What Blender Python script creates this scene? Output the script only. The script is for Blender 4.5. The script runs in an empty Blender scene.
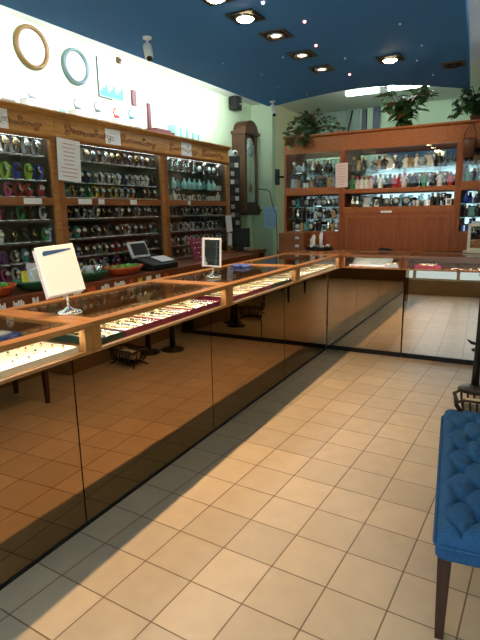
import bpy, bmesh, math, random
from mathutils import Vector, Matrix
from math import pi, sin, cos, radians as R
random.seed(7)
S = bpy.context.scene
COL = S.collection

# ------------------------------------------------------------------ materials
def nt(name):
    m = bpy.data.materials.new(name); m.use_nodes = True
    n = m.node_tree; n.nodes.clear()
    out = n.nodes.new('ShaderNodeOutputMaterial')
    return m, n, out
def mat(name, col, rough=.5, metal=0., emit=None, es=0., noise=0., nscale=30., spec=.5, bump=0.):
    m, n, out = nt(name)
    b = n.nodes.new('ShaderNodeBsdfPrincipled')
    b.inputs['Base Color'].default_value = (*col, 1)
    b.inputs['Roughness'].default_value = rough
    b.inputs['Metallic'].default_value = metal
    b.inputs['Specular IOR Level'].default_value = spec
    if emit:
        b.inputs['Emission Color'].default_value = (*emit, 1); b.inputs['Emission Strength'].default_value = es
    if noise or bump:
        tc = n.nodes.new('ShaderNodeTexCoord'); t = n.nodes.new('ShaderNodeTexNoise')
        t.inputs['Scale'].default_value = nscale; t.inputs['Detail'].default_value = 4
        n.links.new(tc.outputs['Object'], t.inputs['Vector'])
        if noise:
            r = n.nodes.new('ShaderNodeValToRGB')
            r.color_ramp.elements[0].position = .3; r.color_ramp.elements[1].position = .7
            r.color_ramp.elements[0].color = (*[c*(1-noise) for c in col], 1)
            r.color_ramp.elements[1].color = (*[min(1, c*(1+noise)) for c in col], 1)
            n.links.new(t.outputs['Fac'], r.inputs['Fac']); n.links.new(r.outputs['Color'], b.inputs['Base Color'])
        if bump:
            bp = n.nodes.new('ShaderNodeBump'); bp.inputs['Strength'].default_value = bump; bp.inputs['Distance'].default_value = .004
            n.links.new(t.outputs['Fac'], bp.inputs['Height']); n.links.new(bp.outputs['Normal'], b.inputs['Normal'])
    n.links.new(b.outputs[0], out.inputs[0])
    return m
def wood(name, c0, c1, rough=.35, stretch=(14, 1.2, 14)):
    m, n, out = nt(name)
    b = n.nodes.new('ShaderNodeBsdfPrincipled'); b.inputs['Roughness'].default_value = rough
    tc = n.nodes.new('ShaderNodeTexCoord'); mp = n.nodes.new('ShaderNodeMapping')
    mp.inputs['Scale'].default_value = stretch
    t = n.nodes.new('ShaderNodeTexNoise'); t.inputs['Scale'].default_value = 3.; t.inputs['Detail'].default_value = 6; t.inputs['Distortion'].default_value = 1.2
    r = n.nodes.new('ShaderNodeValToRGB')
    r.color_ramp.elements[0].position = .32; r.color_ramp.elements[1].position = .7
    r.color_ramp.elements[0].color = (*c0, 1); r.color_ramp.elements[1].color = (*c1, 1)
    n.links.new(tc.outputs['Object'], mp.inputs['Vector']); n.links.new(mp.outputs[0], t.inputs['Vector'])
    n.links.new(t.outputs['Fac'], r.inputs['Fac']); n.links.new(r.outputs['Color'], b.inputs['Base Color'])
    n.links.new(b.outputs[0], out.inputs[0])
    return m
def glassmat(name, tint=(1, 1, 1), base=.04, rough=.0):
    m, n, out = nt(name)
    lw = n.nodes.new('ShaderNodeLayerWeight'); lw.inputs['Blend'].default_value = .5
    p = n.nodes.new('ShaderNodeMath'); p.operation = 'POWER'; p.inputs[1].default_value = 5.0
    n.links.new(lw.outputs['Facing'], p.inputs[0])
    ma = n.nodes.new('ShaderNodeMath'); ma.operation = 'MULTIPLY_ADD'; ma.inputs[1].default_value = .9; ma.inputs[2].default_value = base
    ma.use_clamp = True
    n.links.new(p.outputs[0], ma.inputs[0])
    tr = n.nodes.new('ShaderNodeBsdfTransparent'); tr.inputs[0].default_value = (*tint, 1)
    gl = n.nodes.new('ShaderNodeBsdfGlossy'); gl.inputs['Roughness'].default_value = rough
    mx = n.nodes.new('ShaderNodeMixShader')
    n.links.new(ma.outputs[0], mx.inputs[0]); n.links.new(tr.outputs[0], mx.inputs[1]); n.links.new(gl.outputs[0], mx.inputs[2])
    n.links.new(mx.outputs[0], out.inputs[0])
    return m
def mirrormat(name, col, rough=.004):
    m, n, out = nt(name)
    gl = n.nodes.new('ShaderNodeBsdfGlossy'); gl.inputs['Roughness'].default_value = rough; gl.inputs['Color'].default_value = (*col, 1)
    n.links.new(gl.outputs[0], out.inputs[0])
    return m
def emis(name, col, s):
    m, n, out = nt(name)
    e = n.nodes.new('ShaderNodeEmission'); e.inputs[0].default_value = (*col, 1); e.inputs[1].default_value = s
    n.links.new(e.outputs[0], out.inputs[0])
    return m
def tiles(name):
    m, n, out = nt(name)
    b = n.nodes.new('ShaderNodeBsdfPrincipled')
    uv = n.nodes.new('ShaderNodeUVMap')
    br = n.nodes.new('ShaderNodeTexBrick'); br.offset = 0.; br.squash = 1.
    br.inputs['Scale'].default_value = 1.; br.inputs['Brick Width'].default_value = 1.; br.inputs['Row Height'].default_value = 1.
    br.inputs['Mortar Size'].default_value = .014; br.inputs['Mortar Smooth'].default_value = .3; br.inputs['Bias'].default_value = 0.
    br.inputs['Color1'].default_value = (.52, .41, .295, 1); br.inputs['Color2'].default_value = (.43, .345, .255, 1)
    br.inputs['Mortar'].default_value = (.16, .105, .065, 1)
    n.links.new(uv.outputs[0], br.inputs['Vector'])
    no = n.nodes.new('ShaderNodeTexNoise'); no.inputs['Scale'].default_value = 2.3; no.inputs['Detail'].default_value = 5
    n.links.new(uv.outputs[0], no.inputs['Vector'])
    rr = n.nodes.new('ShaderNodeValToRGB'); rr.color_ramp.elements[0].color = (.93, .92, .91, 1); rr.color_ramp.elements[1].color = (1.04, 1.04, 1.04, 1)
    rr.color_ramp.elements[0].position = .3; rr.color_ramp.elements[1].position = .7
    n.links.new(no.outputs['Fac'], rr.inputs['Fac'])
    mu = n.nodes.new('ShaderNodeMix'); mu.data_type = 'RGBA'; mu.blend_type = 'MULTIPLY'; mu.inputs[0].default_value = 1
    n.links.new(br.outputs['Color'], mu.inputs[6]); n.links.new(rr.outputs['Color'], mu.inputs[7])
    n.links.new(mu.outputs[2], b.inputs['Base Color'])
    b.inputs['Roughness'].default_value = .30; b.inputs['Specular IOR Level'].default_value = .5
    bp = n.nodes.new('ShaderNodeBump'); bp.inputs['Strength'].default_value = .5; bp.inputs['Distance'].default_value = .003; bp.invert = True
    n.links.new(br.outputs['Fac'], bp.inputs['Height']); n.links.new(bp.outputs['Normal'], b.inputs['Normal'])
    n.links.new(b.outputs[0], out.inputs[0])
    return m

M = {}
M['tiles'] = tiles('floor_tiles')
M['wallgreen'] = mat('pale_green_paint', (.50, .64, .44), .7, noise=.04, nscale=3)
M['wallwhite'] = mat('white_paint', (.85, .86, .84), .7, noise=.02, nscale=3)
M['ceilwhite'] = mat('ceiling_white', (.82, .85, .83), .8)
M['cream_wall'] = mat('cream_paint_wall', (.78, .74, .46), .7)
M['beige'] = mat('beige_paint', (.6, .52, .4), .7, noise=.05, nscale=5)
M['blue'] = mat('navy_ceiling', (.03, .20, .62), .75, noise=.06, nscale=60)
M['oak'] = wood('honey_oak', (.36, .155, .035), (.58, .29, .075))
M['oakd'] = wood('oak_moulding', (.26, .095, .022), (.42, .18, .045))
M['brown'] = wood('cabinet_brown', (.17, .055, .018), (.31, .11, .033))
M['dark_in'] = wood('cabinet_inside', (.07, .05, .036), (.12, .085, .06), .5)
M['red_w'] = wood('reddish_wood', (.24, .058, .008), (.38, .108, .016), .55)
M['red_v'] = wood('reddish_panel', (.21, .045, .006), (.32, .08, .011), .6, (14, 14, 1.2))
M['counter'] = wood('counter_oak', (.27, .105, .028), (.44, .195, .058), .28)
M['counter_x'] = wood('counter_oak_cross', (.27, .105, .028), (.44, .195, .058), .28, (1.2, 14, 14))
M['counter_r'] = wood('counter_reddish', (.25, .09, .03), (.40, .16, .055), .26, (1.2, 14, 14))
M['base'] = mat('counter_carcass', (.06, .035, .02), .6, noise=.1)
M['carve'] = mat('carved_brown', (.27, .11, .03), .5)
M['base_red'] = wood('dark_red_base', (.13, .032, .014), (.2, .06, .022), .4)
M['mirL'] = mirrormat('bronze_mirror', (.36, .235, .135))
M['mirR'] = mirrormat('grey_bronze_mirror', (.62, .55, .46))
M['mir'] = mirrormat('clear_mirror', (.88, .9, .9))
M['mirback'] = mirrormat('cabinet_back_mirror', (.42, .47, .46), .05)
M['glass'] = glassmat('case_glass', (.95, .98, .96), .10)
M['glassf'] = glassmat('case_front_glass', (.97, .99, .98), .015)
M['glassdoor'] = glassmat('cabinet_glass', (.96, .98, .97), .035)
M['glassshelf'] = glassmat('shelf_glass', (.75, .93, .88), .08)
M['crystal'] = glassmat('crystal', (.8, .92, .92), .22, .03)
M['window'] = glassmat('shop_window_glass', (.97, .99, .98), .03)
M['black'] = mat('black_plastic', (.008, .008, .009), .5, spec=.3)
M['blackm'] = mat('black_metal', (.015, .014, .014), .3, .3)
M['dark'] = mat('dark_grey', (.05, .05, .055), .5)
M['grey'] = mat('grey_plastic', (.35, .36, .37), .5)
M['lgrey'] = mat('light_grey', (.6, .62, .63), .5)
M['white'] = mat('white_plastic', (.92, .93, .94), .4)
M['paper'] = mat('paper', (.84, .85, .86), .8)
M['pinkpaper'] = mat('pinkish_paper', (.80, .68, .68), .8)
M['bluepaper'] = mat('light_blue_paper', (.36, .62, .85), .8)
M['ink'] = mat('print', (.3, .3, .36), .8)
M['redink'] = mat('red_print', (.62, .36, .42), .8)
M['cream'] = mat('cream_felt', (.80, .73, .58), .9, noise=.05, nscale=40)
M['creamp'] = mat('cream_paint', (.78, .72, .57), .4)
M['chrome'] = mat('chrome', (.8, .8, .8), .15, 1.)
M['silver'] = mat('silver', (.75, .77, .78), .25, 1.)
M['gold'] = mat('gold', (.85, .55, .18), .25, 1.)
M['goldring'] = mat('bronze_gold_rim', (.11, .055, .015), .4, .3)
M['silverrim'] = mat('dull_silver_rim', (.09, .13, .14), .4, .3)
M['dburg'] = mat('dark_burgundy', (.10, .008, .022), .5)
M['burg'] = mat('burgundy_leatherette', (.22, .012, .045), .5)
M['dgreen'] = mat('dark_green_leatherette', (.015, .05, .03), .5)
M['velvet'] = mat('blue_velvet', (.05, .11, .42), .9)
M['bench'] = mat('blue_weave_fabric', (.008, .072, .19), .85, noise=.3, nscale=160, bump=.6)
M['button'] = mat('blue_button', (.008, .075, .20), .8)
M['legwood'] = wood('dark_mahogany', (.028, .010, .007), (.06, .022, .014), .3, (14, 14, 1.5))
M['wicker'] = mat('dark_wicker', (.026, .013, .008), .75, noise=.3, nscale=60)
M['newsl'] = mat('newsprint_page', (.5, .46, .36), .9, noise=.25, nscale=50)
M['news'] = mat('newsprint', (.34, .29, .2), .9, noise=.12, nscale=30)
M['leaf'] = mat('leaf_green', (.05, .15, .04), .5, noise=.4, nscale=12)
M['leafd'] = mat('dark_leaf', (.022, .075, .024), .5, noise=.4, nscale=12)
M['leafr'] = mat('russet_leaf', (.25, .11, .05), .5, noise=.3, nscale=12)
M['stem'] = mat('stem', (.10, .07, .03), .7)
M['pot'] = mat('brown_pot', (.12, .05, .03), .6, noise=.2)
M['clockw'] = wood('clock_walnut', (.045, .016, .008), (.085, .032, .014), .3, (14, 14, 1.5))
M['dial'] = mat('pale_dial', (.62, .74, .78), .4)
M['navyf'] = mat('navy_frame', (.01, .025, .07), .4)
M['panelg'] = mat('grey_green_panel', (.30, .38, .33), .6, noise=.06, nscale=4)
M['tube'] = emis('fluorescent', (.92, 1., .96), 170.)
M['tubeE'] = emis('fluorescent_end', (.94, 1., .96), 240.)
M['tubeR'] = emis('fluorescent_right', (.92, 1., .96), 45.)
M['tubeback'] = emis('fluorescent_back', (.80, 1., .95), 30.)
M['strip'] = emis('case_light', (1., .95, .86), 26.)
M['cabstrip'] = emis('left_cabinet_light', (.86, 1., .96), 9.)
M['bulb'] = emis('warm_bulb', (1., .76, .42), 60.)
M['bulbdim'] = emis('dim_bulb', (1., .86, .66), 5.)
M['starw'] = emis('white_star', (1., .9, .8), 8.)
M['starr'] = emis('red_star', (1., .32, .25), 8.)
M['starg'] = emis('grey_star', (.6, .7, .85), .35)
M['tan'] = mat('tan_velvet', (.62, .46, .28), .8)
M['teal'] = mat('teal', (.03, .30, .33), .5)
M['aqua'] = mat('pale_aqua', (.36, .66, .68), .5)
M['orange'] = mat('orange_red', (.62, .10, .022), .45)
M['bowlgreen'] = mat('bowl_green', (.02, .11, .045), .4)
M['lime'] = mat('lime_stuff', (.10, .26, .035), .7, noise=.4, nscale=70)
M['yellow'] = mat('yellow', (.72, .56, .05), .6)
M['pave'] = mat('pavement', (.38, .38, .36), .9, noise=.1, nscale=4)
M['brownwall'] = mat('brown_tile_wall', (.26, .16, .08), .5, noise=.15, nscale=6)
M['frameW'] = mat('shopfront_frame', (.55, .55, .52), .4)
WC = {'black': (.012, .012, .014), 'dark brown': (.07, .03, .02), 'red': (.50, .025, .03), 'blue': (.02, .06, .42), 'purple': (.13, .03, .2),
      'lime': (.38, .62, .06), 'green': (.03, .30, .10), 'pink': (.62, .06, .26), 'yellow': (.75, .60, .05), 'white': (.8, .8, .78),
      'grey': (.18, .19, .2), 'teal': (.04, .28, .30), 'navy': (.02, .03, .12), 'tan': (.45, .27, .12), 'orange': (.65, .2, .04), 'steel': (.55, .57, .58)}
for k, c in WC.items(): M['c_'+k] = mat(k.replace(' ', '_')+'_strap', c, .4, .85 if k == 'steel' else 0)

# ------------------------------------------------------------------ mesh builder
class MB:
    def __init__(s): s.v = []; s.f = []; s.mi = []; s.sm = []
    def add(s, vs, fs, m=0, sm=False):
        o = len(s.v); s.v += [tuple(v) for v in vs]
        for f in fs: s.f.append([i+o for i in f]); s.mi.append(m); s.sm.append(sm)
        return s
    def box(s, x0, y0, z0, x1, y1, z1, m=0):
        if x0 > x1: x0, x1 = x1, x0
        if y0 > y1: y0, y1 = y1, y0
        if z0 > z1: z0, z1 = z1, z0
        v = [(x, y, z) for z in (z0, z1) for y in (y0, y1) for x in (x0, x1)]
        return s.add(v, [(0, 2, 3, 1), (4, 5, 7, 6), (0, 1, 5, 4), (2, 6, 7, 3), (0, 4, 6, 2), (1, 3, 7, 5)], m)
    def lathe(s, prof, c=(0, 0, 0), n=16, m=0, axis='z', sm=True, ring=False):
        if ring: prof = list(prof)+[prof[0]]
        vs = []; fs = []
        k = len(prof)
        for i in range(n):
            a = 2*pi*i/n
            for r, z in prof:
                p = (r*cos(a), r*sin(a), z)
                if axis == 'x': p = (p[2], p[0], p[1])
                elif axis == 'y': p = (p[1], p[2], p[0])
                vs.append((p[0]+c[0], p[1]+c[1], p[2]+c[2]))
        for i in range(n):
            j = (i+1) % n
            for q in range(k-1): fs.append((i*k+q, j*k+q, j*k+q+1, i*k+q+1))
        s.add(vs, fs, m, sm)
        o = len(s.v)-len(vs)
        for q in (() if ring else (0, k-1)):
            if prof[q][0] > 1e-5:
                ring = [o+i*k+q for i in range(n)]
                s.f.append(ring if q else ring[::-1]); s.mi.append(m); s.sm.append(False)
        return s
    def tube(s, pts, r, n=8, m=0, closed=False):
        pts = [Vector(p) for p in pts]; k = len(pts)
        rr = r if isinstance(r, (list, tuple)) else [r]*k
        vs = []; fs = []; prev = None
        for i, p in enumerate(pts):
            if closed: t = pts[(i+1) % k]-pts[i-1]
            else: t = pts[min(i+1, k-1)]-pts[max(i-1, 0)]
            t.normalize()
            if prev is None: u = t.orthogonal().normalized()
            else:
                u = prev-t*prev.dot(t)
                u = u.normalized() if u.length > 1e-6 else t.orthogonal().normalized()
            prev = u; w = t.cross(u)
            for j in range(n):
                a = 2*pi*j/n; vs.append(p+(u*cos(a)+w*sin(a))*rr[i])
        for i in range(k if closed else k-1):
            i2 = (i+1) % k
            for j in range(n): fs.append((i*n+j, i*n+(j+1) % n, i2*n+(j+1) % n, i2*n+j))
        if not closed: fs += [tuple(range(n))[::-1], tuple((k-1)*n+j for j in range(n))]
        return s.add(vs, fs, m, True)
    def cyl(s, p0, p1, r0, r1=None, n=12, m=0): return s.tube([p0, p1], [r0, r0 if r1 is None else r1], n, m)
    def prism(s, poly, a0, a1, axis='y', m=0):
        def P(p, a): return {'x': (a, p[0], p[1]), 'y': (p[0], a, p[1]), 'z': (p[0], p[1], a)}[axis]
        k = len(poly)
        vs = [P(p, a0) for p in poly]+[P(p, a1) for p in poly]
        fs = [tuple(range(k))[::-1], tuple(range(k, 2*k))]+[(i, (i+1) % k, k+(i+1) % k, k+i) for i in range(k)]
        return s.add(vs, fs, m)
    def sphere(s, c, r, sc=(1, 1, 1), n=10, m=0):
        prof = [(max(r*sin(pi*i/(n//2+1)), 0), -r*cos(pi*i/(n//2+1))) for i in range(n//2+2)]
        o = len(s.v); s.lathe(prof, (0, 0, 0), n, m)
        for i in range(o, len(s.v)):
            x, y, z = s.v[i]; s.v[i] = (x*sc[0]+c[0], y*sc[1]+c[1], z*sc[2]+c[2])
        return s
    def mark(s): return len(s.v)
    def xf(s, mtx, start=0):
        for i in range(start, len(s.v)): s.v[i] = tuple(mtx @ Vector(s.v[i]))
        return s
    def mesh(s, name, mats):
        me = bpy.data.meshes.new(name); me.from_pydata(s.v, [], s.f)
        for mm in mats: me.materials.append(mm)
        me.polygons.foreach_set('material_index', s.mi); me.polygons.foreach_set('use_smooth', s.sm)
        bm = bmesh.new(); bm.from_mesh(me); bmesh.ops.recalc_face_normals(bm, faces=bm.faces); bm.to_mesh(me); bm.free()
        me.update(); return me
    def build(s, name, mats, parent=None, loc=None, bevel=0.):
        if not isinstance(mats, (list, tuple)): mats = [mats]
        o = bpy.data.objects.new(name, s.mesh(name, mats)); COL.objects.link(o)
        if parent is not None: o.parent = parent
        if loc is not None: o.location = loc
        if bevel:
            b = o.modifiers.new('bevel', 'BEVEL'); b.width = bevel; b.segments = 2; b.limit_method = 'ANGLE'
        return o
def bx(*a): return MB().box(*a)
def tag(o, label, cat, group=None):
    o['label'] = label; o['category'] = cat
    if group: o['group'] = group
    return o
def thing(name, label, cat, loc=(0, 0, 0), rz=0., group=None, rot=None):
    o = bpy.data.objects.new(name, None); COL.objects.link(o); o.empty_display_size = .05
    o.location = loc; o.rotation_euler = rot if rot else (0, 0, rz)
    return tag(o, label, cat, group)
def struct(o, kind='structure'): o['kind'] = kind; return o
ORD = ['first', 'second', 'third', 'fourth', 'fifth', 'sixth', 'seventh', 'eighth', 'ninth', 'tenth', 'eleventh', 'twelfth', 'thirteenth', 'fourteenth', 'fifteenth',
       'sixteenth', 'seventeenth', 'eighteenth', 'nineteenth', 'twentieth', 'twenty-first', 'twenty-second', 'twenty-third', 'twenty-fourth', 'twenty-fifth', 'twenty-sixth', 'twenty-seventh', 'twenty-eighth']

# ------------------------------------------------------------------ camera
f_, pit, yaw, rol, cx, H = 507.6858, .21, .4963, -.0189, 1.7453, 1.5
F = Vector((-sin(yaw)*cos(pit), cos(yaw)*cos(pit), -sin(pit))); Rr = Vector((cos(yaw), sin(yaw), 0)); U = Rr.cross(F)
R2 = Rr*cos(rol)+U*sin(rol); U2 = -Rr*sin(rol)+U*cos(rol)
cd = bpy.data.cameras.new('camera'); cam = bpy.data.objects.new('camera', cd); COL.objects.link(cam)
cam.matrix_world = Matrix(((R2.x, U2.x, -F.x, cx), (R2.y, U2.y, -F.y, 0), (R2.z, U2.z, -F.z, H), (0, 0, 0, 1)))
cd.sensor_fit = 'VERTICAL'; cd.sensor_height = 24; cd.lens = f_*24/640; cd.clip_start = .02; cd.clip_end = 200
S.camera = cam

# ------------------------------------------------------------------ room shell
XL, XR, YF, YB, YFAR, ZC = -1.8, 2.3, -.6, 7.0, 8.15, 3.0
def floor():
    x0, x1, y0, y1 = XL-.1, XR+.1, YF-.1, YFAR+.1
    mb = MB().box(x0, y0, -.06, x1, y1, 0)
    o = mb.build('floor', M['tiles'])
    uv = o.data.uv_layers.new(name='UVMap')
    a, s, ox, oy = -.0565, .2485, 1.1665, 1.4843
    for l in o.data.loops:
        v = o.data.vertices[l.vertex_index].co; dx, dy = v.x-ox, v.y-oy
        uv.data[l.index].uv = ((cos(a)*dx+sin(a)*dy)/s, (-sin(a)*dx+cos(a)*dy)/s)
    struct(o)
floor()
struct(bx(XL-.1, YF, 0, XL, YB+.1, ZC).build('wall_left', M['wallgreen']))
struct(bx(XL, YB, 0, -1.46, YB+.1, ZC).build('wall_back', M['wallgreen']))
struct(bx(-1.56, YB+.1, 0, -1.46, YFAR, ZC).build('wall_alcove', M['cream_wall']))
struct(bx(-1.56, YFAR, 0, XR+.1, YFAR+.1, ZC).build('wall_far', M['wallgreen']))
struct(bx(XR, YF, 0, XR+.1, YFAR, ZC).build('wall_right', M['cream_wall']))
struct(bx(XL-.1, YF, ZC, XR+.1, YFAR+.1, ZC+.1).build('ceiling', M['ceilwhite']))
struct(bx(1.42, 4.95, 2.78, XR, 5.6, ZC).build('trim_1', M['beige']))
struct(bx(1.90, 3.3, 0, XR, 5.0, .28).build('trim_2', M['brownwall']))
struct(bx(2.17, YF, 0, XR, 3.3, .28).build('baseboard_right', M['brownwall']))
# far wall details
mb = MB()
for i in range(4): mb.box(-1.27+i*.19, YFAR-.03, .02, -1.27+i*.19+.18, YFAR-.002, 2.99)
struct(mb.build('trim_3', M['panelg']))
struct(bx(-1.36, YFAR-.06, .02, -1.24, YFAR-.031, 2.99).build('trim_4', M['black']))
struct(MB().box(-.47, YFAR-.05, .02, -.40, YFAR-.002, 2.99).box(-.30, YFAR-.05, .02, -.20, YFAR-.002, 2.99).build('trim_5', M['navyf']))
struct(bx(.80, YFAR-.012, .02, .81, YFAR-.002, 2.99).build('trim_6', M['panelg']))
# shop front behind the camera
struct(bx(XL, YF-.12, 0, XR, YF, .30).build('wall_front', M['brownwall']))
struct(bx(XL, YF-.12, 2.6, XR, YF, ZC).build('wall_front_head', M['wallwhite']))
mb = MB()
for x in (-1.8, -.95, -.1, .75, 1.5, 2.24): mb.box(x, YF-.09, .30, x+.06, YF-.03, 2.6)
mb.box(-1.74, YF-.08, .30, 2.24, YF-.04, .34).box(-1.74, YF-.08, 2.55, 2.24, YF-.04, 2.6)
wf = struct(mb.build('window_1', M['frameW']))
bx(-1.74, YF-.064, .34, 2.24, YF-.056, 2.55).build('pane', M['window'], wf)
struct(bx(-12, -14, -.2, 12, YF-.12, -.06).build('ground', M['pave']))
# blue dropped ceiling, hung under the white one
KZ = (2.72-H)/(2.8-H)
def K(x, y): return (cx+(x-cx)*KZ, y*KZ)
edge = [K(-1.163, 6.345), K(-1.056, 6.25), K(-.68, 6.08), K(-.251, 5.94), K(.115, 5.89), K(.428, 5.97), K(.728, 6.18), K(1.011, 6.47), K(1.150, 6.65), K(1.276, 4.89), K(1.337, 3.876), (1.42, 1.5), (1.45, YF+.02), (-1.05, YF+.02), K(-1.236, 2.414)]
struct(MB().prism(edge[::-1], 2.72, 2.80, 'z').build('ceiling_dropped', M['blue'], bevel=.006))
mb = MB()
for x, y in ((-.7, .6), (-.7, 2.6), (-.7, 4.8), (1., .6), (1., 2.6), (.95, 4.8)): mb.cyl((x, y, 2.80), (x, y, ZC), .012)
struct(mb.build('ceiling_hanger', M['dark']))

# ------------------------------------------------------------------ lights
def spot(loc, e, ang=80, col=(1, .67, .35), r=.018):
    d = bpy.data.lights.new('spot', 'SPOT'); d.energy = e; d.spot_size = R(ang); d.spot_blend = 1.; d.color = col; d.shadow_soft_size = r
    o = bpy.data.objects.new('spot', d); COL.objects.link(o); o.location = loc; return o
SPOT_E = 74.
lamps = [(.107, 3.171, 2, 'bright round spotlight set in the blue ceiling, nearest of the row on the left'), (.137, 3.583, 1, 'square spotlight with a pale lamp, second of the left row in the blue ceiling'),
         (.122, 4.119, 1, 'square spotlight with two glowing lamps, third of the left row in the blue ceiling'), (.122, 4.594, 1, 'square spotlight, farthest of the left row in the blue ceiling'),
         (.705, 4.611, 2, 'glowing spotlight in the blue ceiling above the middle of the back cabinet'), (1.146, 5.09, 0, 'dark square spotlight near the right edge of the blue ceiling')]
def downlight(x, y, on, label):
    t = thing('downlight', label, 'ceiling light', (x, y, 2.72), group='square spotlights in the blue ceiling')
    mb = MB(); a, b, h = .095, .072, .012
    mb.box(-a, -a, -h, a, -b, 0).box(-a, b, -h, a, a, 0).box(-a, -b, -h, -b, b, 0).box(b, -b, -h, a, b, 0)
    mb.build('frame', M['dark'] if on < 2 else M['black'], t)
    MB().lathe([(.030, -.004), (.050, -.020), (.058, -.020), (.060, -.004)], n=20, ring=True).build('gimbal_ring', M['silver'] if on else M['black'], t)
    bx(-b, -b, -.003, b, b, -.0005).build('recess', M['black'], t)
    MB().lathe([(0, -.016), (.034, -.013), (.046, -.004)] if on < 2 else [(0, -.036), (.036, -.032), (.056, -.020), (.058, -.004)], n=20).build('lamp', (M['dark'], M['bulbdim'], M['bulb'])[on], t)
for x, y, on, lb in lamps: downlight(x, y, on, lb)
for y in (.7, 1.25, 1.8, 2.35, 2.8): downlight(.11, y, 2, 'spotlight in the blue ceiling outside the picture')
for y in (.7, 1.25, 1.8, 2.35, 2.8, 3.171, 3.583, 4.119, 4.594): spot((.11 if y < 3 else .12, y, 2.675), SPOT_E*{3.583: .8, 4.119: 1.2, 4.594: .75}.get(y, 1.))
o = spot((.705, 4.611, 2.665), SPOT_E*.85, 75)
o.rotation_euler = (Vector((.45, 6.3, 1.75))-Vector((.705, 4.611, 2.665))).to_track_quat('-Z', 'Y').to_euler()
stars = [(.301, 3.03, 'starw', 'warm white'), (.401, 3.453, 'starr', 'pinkish'), (.295, 3.964, 'starr', 'pinkish red'), (.273, 4.924, 'starr', 'red'), (-.536, 4.0, 'starg', 'faint'),
         (-.411, 4.49, 'starg', 'faint'), (-.039, 4.113, 'starg', 'faint'), (.385, 4.411, 'starg', 'faint'), (-.354, 5.48, 'starg', 'faint'), (-.489, 5.022, 'starg', 'faint'),
         (.938, 3.834, 'starg', 'faint'), (.989, 4.394, 'starg', 'faint'), (.888, 4.793, 'starg', 'faint'), (.936, 5.369, 'starg', 'faint')]
where = ['at the top edge of the picture', 'right of the nearest spotlight', 'above the second spotlight on the left', 'near the wavy far edge, above the left plant', 'nearest the left edge of the blue ceiling',
         'left of the third spotlight', 'between the second and third spotlights', 'between the third spotlight and the glowing one', 'at the far edge, above the trailing plant', 'near the far left corner, above the camera',
         'right half, highest in the picture', 'right of the glowing spotlight', 'just right and below the glowing spotlight', 'left of the far right spotlight']
for (x, y, m, c), w in zip(stars, where):
    tag(MB().sphere((0, 0, -.003), .010 if m != 'starg' else .007, n=10).build('star_light', M[m], loc=(x, y, 2.72)), f'{c} star light in the blue ceiling, {w}'[:110], 'star light', 'tiny star lights in the blue ceiling')
def tubelamp(name, p, L, axis, m, label, r=.018):
    t = thing(name, label, 'fluorescent lamp', p, group='fluorescent tubes above the blue ceiling')
    if axis == 'y':
        bx(-.03, -L/2, -.03, .03, L/2, 0).build('batten', M['white'], t)
        MB().cyl((0, -L/2+.02, .03), (0, L/2-.02, .03), r, n=8).build('tube', m, t)
        MB().box(-.02, -L/2, 0, .02, -L/2+.02, .05).box(-.02, L/2-.02, 0, .02, L/2, .05).build('socket', M['white'], t)
    else:
        bx(-L/2, -.03, 0, L/2, .03, .03).build('batten', M['white'], t)
        MB().cyl((-L/2+.02, 0, -.03), (L/2-.02, 0, -.03), r, n=8).build('tube', m, t)
        MB().box(-L/2, -.02, -.05, -L/2+.02, .02, 0).box(L/2-.02, -.02, -.05, L/2, .02, 0).build('socket', M['white'], t)
for i, y in enumerate((.6, 1.9, 3.2, 4.5, 5.55)): tubelamp('fluorescent_lamp', (-.98, y, 2.83), 1.2 if i < 4 else .7, 'y', M['tube' if i < 4 else 'tubeE'], 'white fluorescent tube hidden on top of the blue ceiling along the left wall')
for i, y in enumerate((.6, 2.2, 3.6)): tubelamp('fluorescent_lamp', (1.22, y, 2.83), 1.2, 'y', M['tubeR'], 'white fluorescent tube hidden on top of the blue ceiling along the right side')
tubelamp('fluorescent_lamp', (-.10, 6.75, 2.97), .44, 'x', M['tubeback'], 'glowing fluorescent tube behind the blue ceiling, left of the leafy plant', .03)
tubelamp('fluorescent_lamp', (.52, 6.75, 2.97), .64, 'x', M['tubeback'], 'glowing fluorescent tube behind the blue ceiling, right of the leafy plant', .03)

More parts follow.
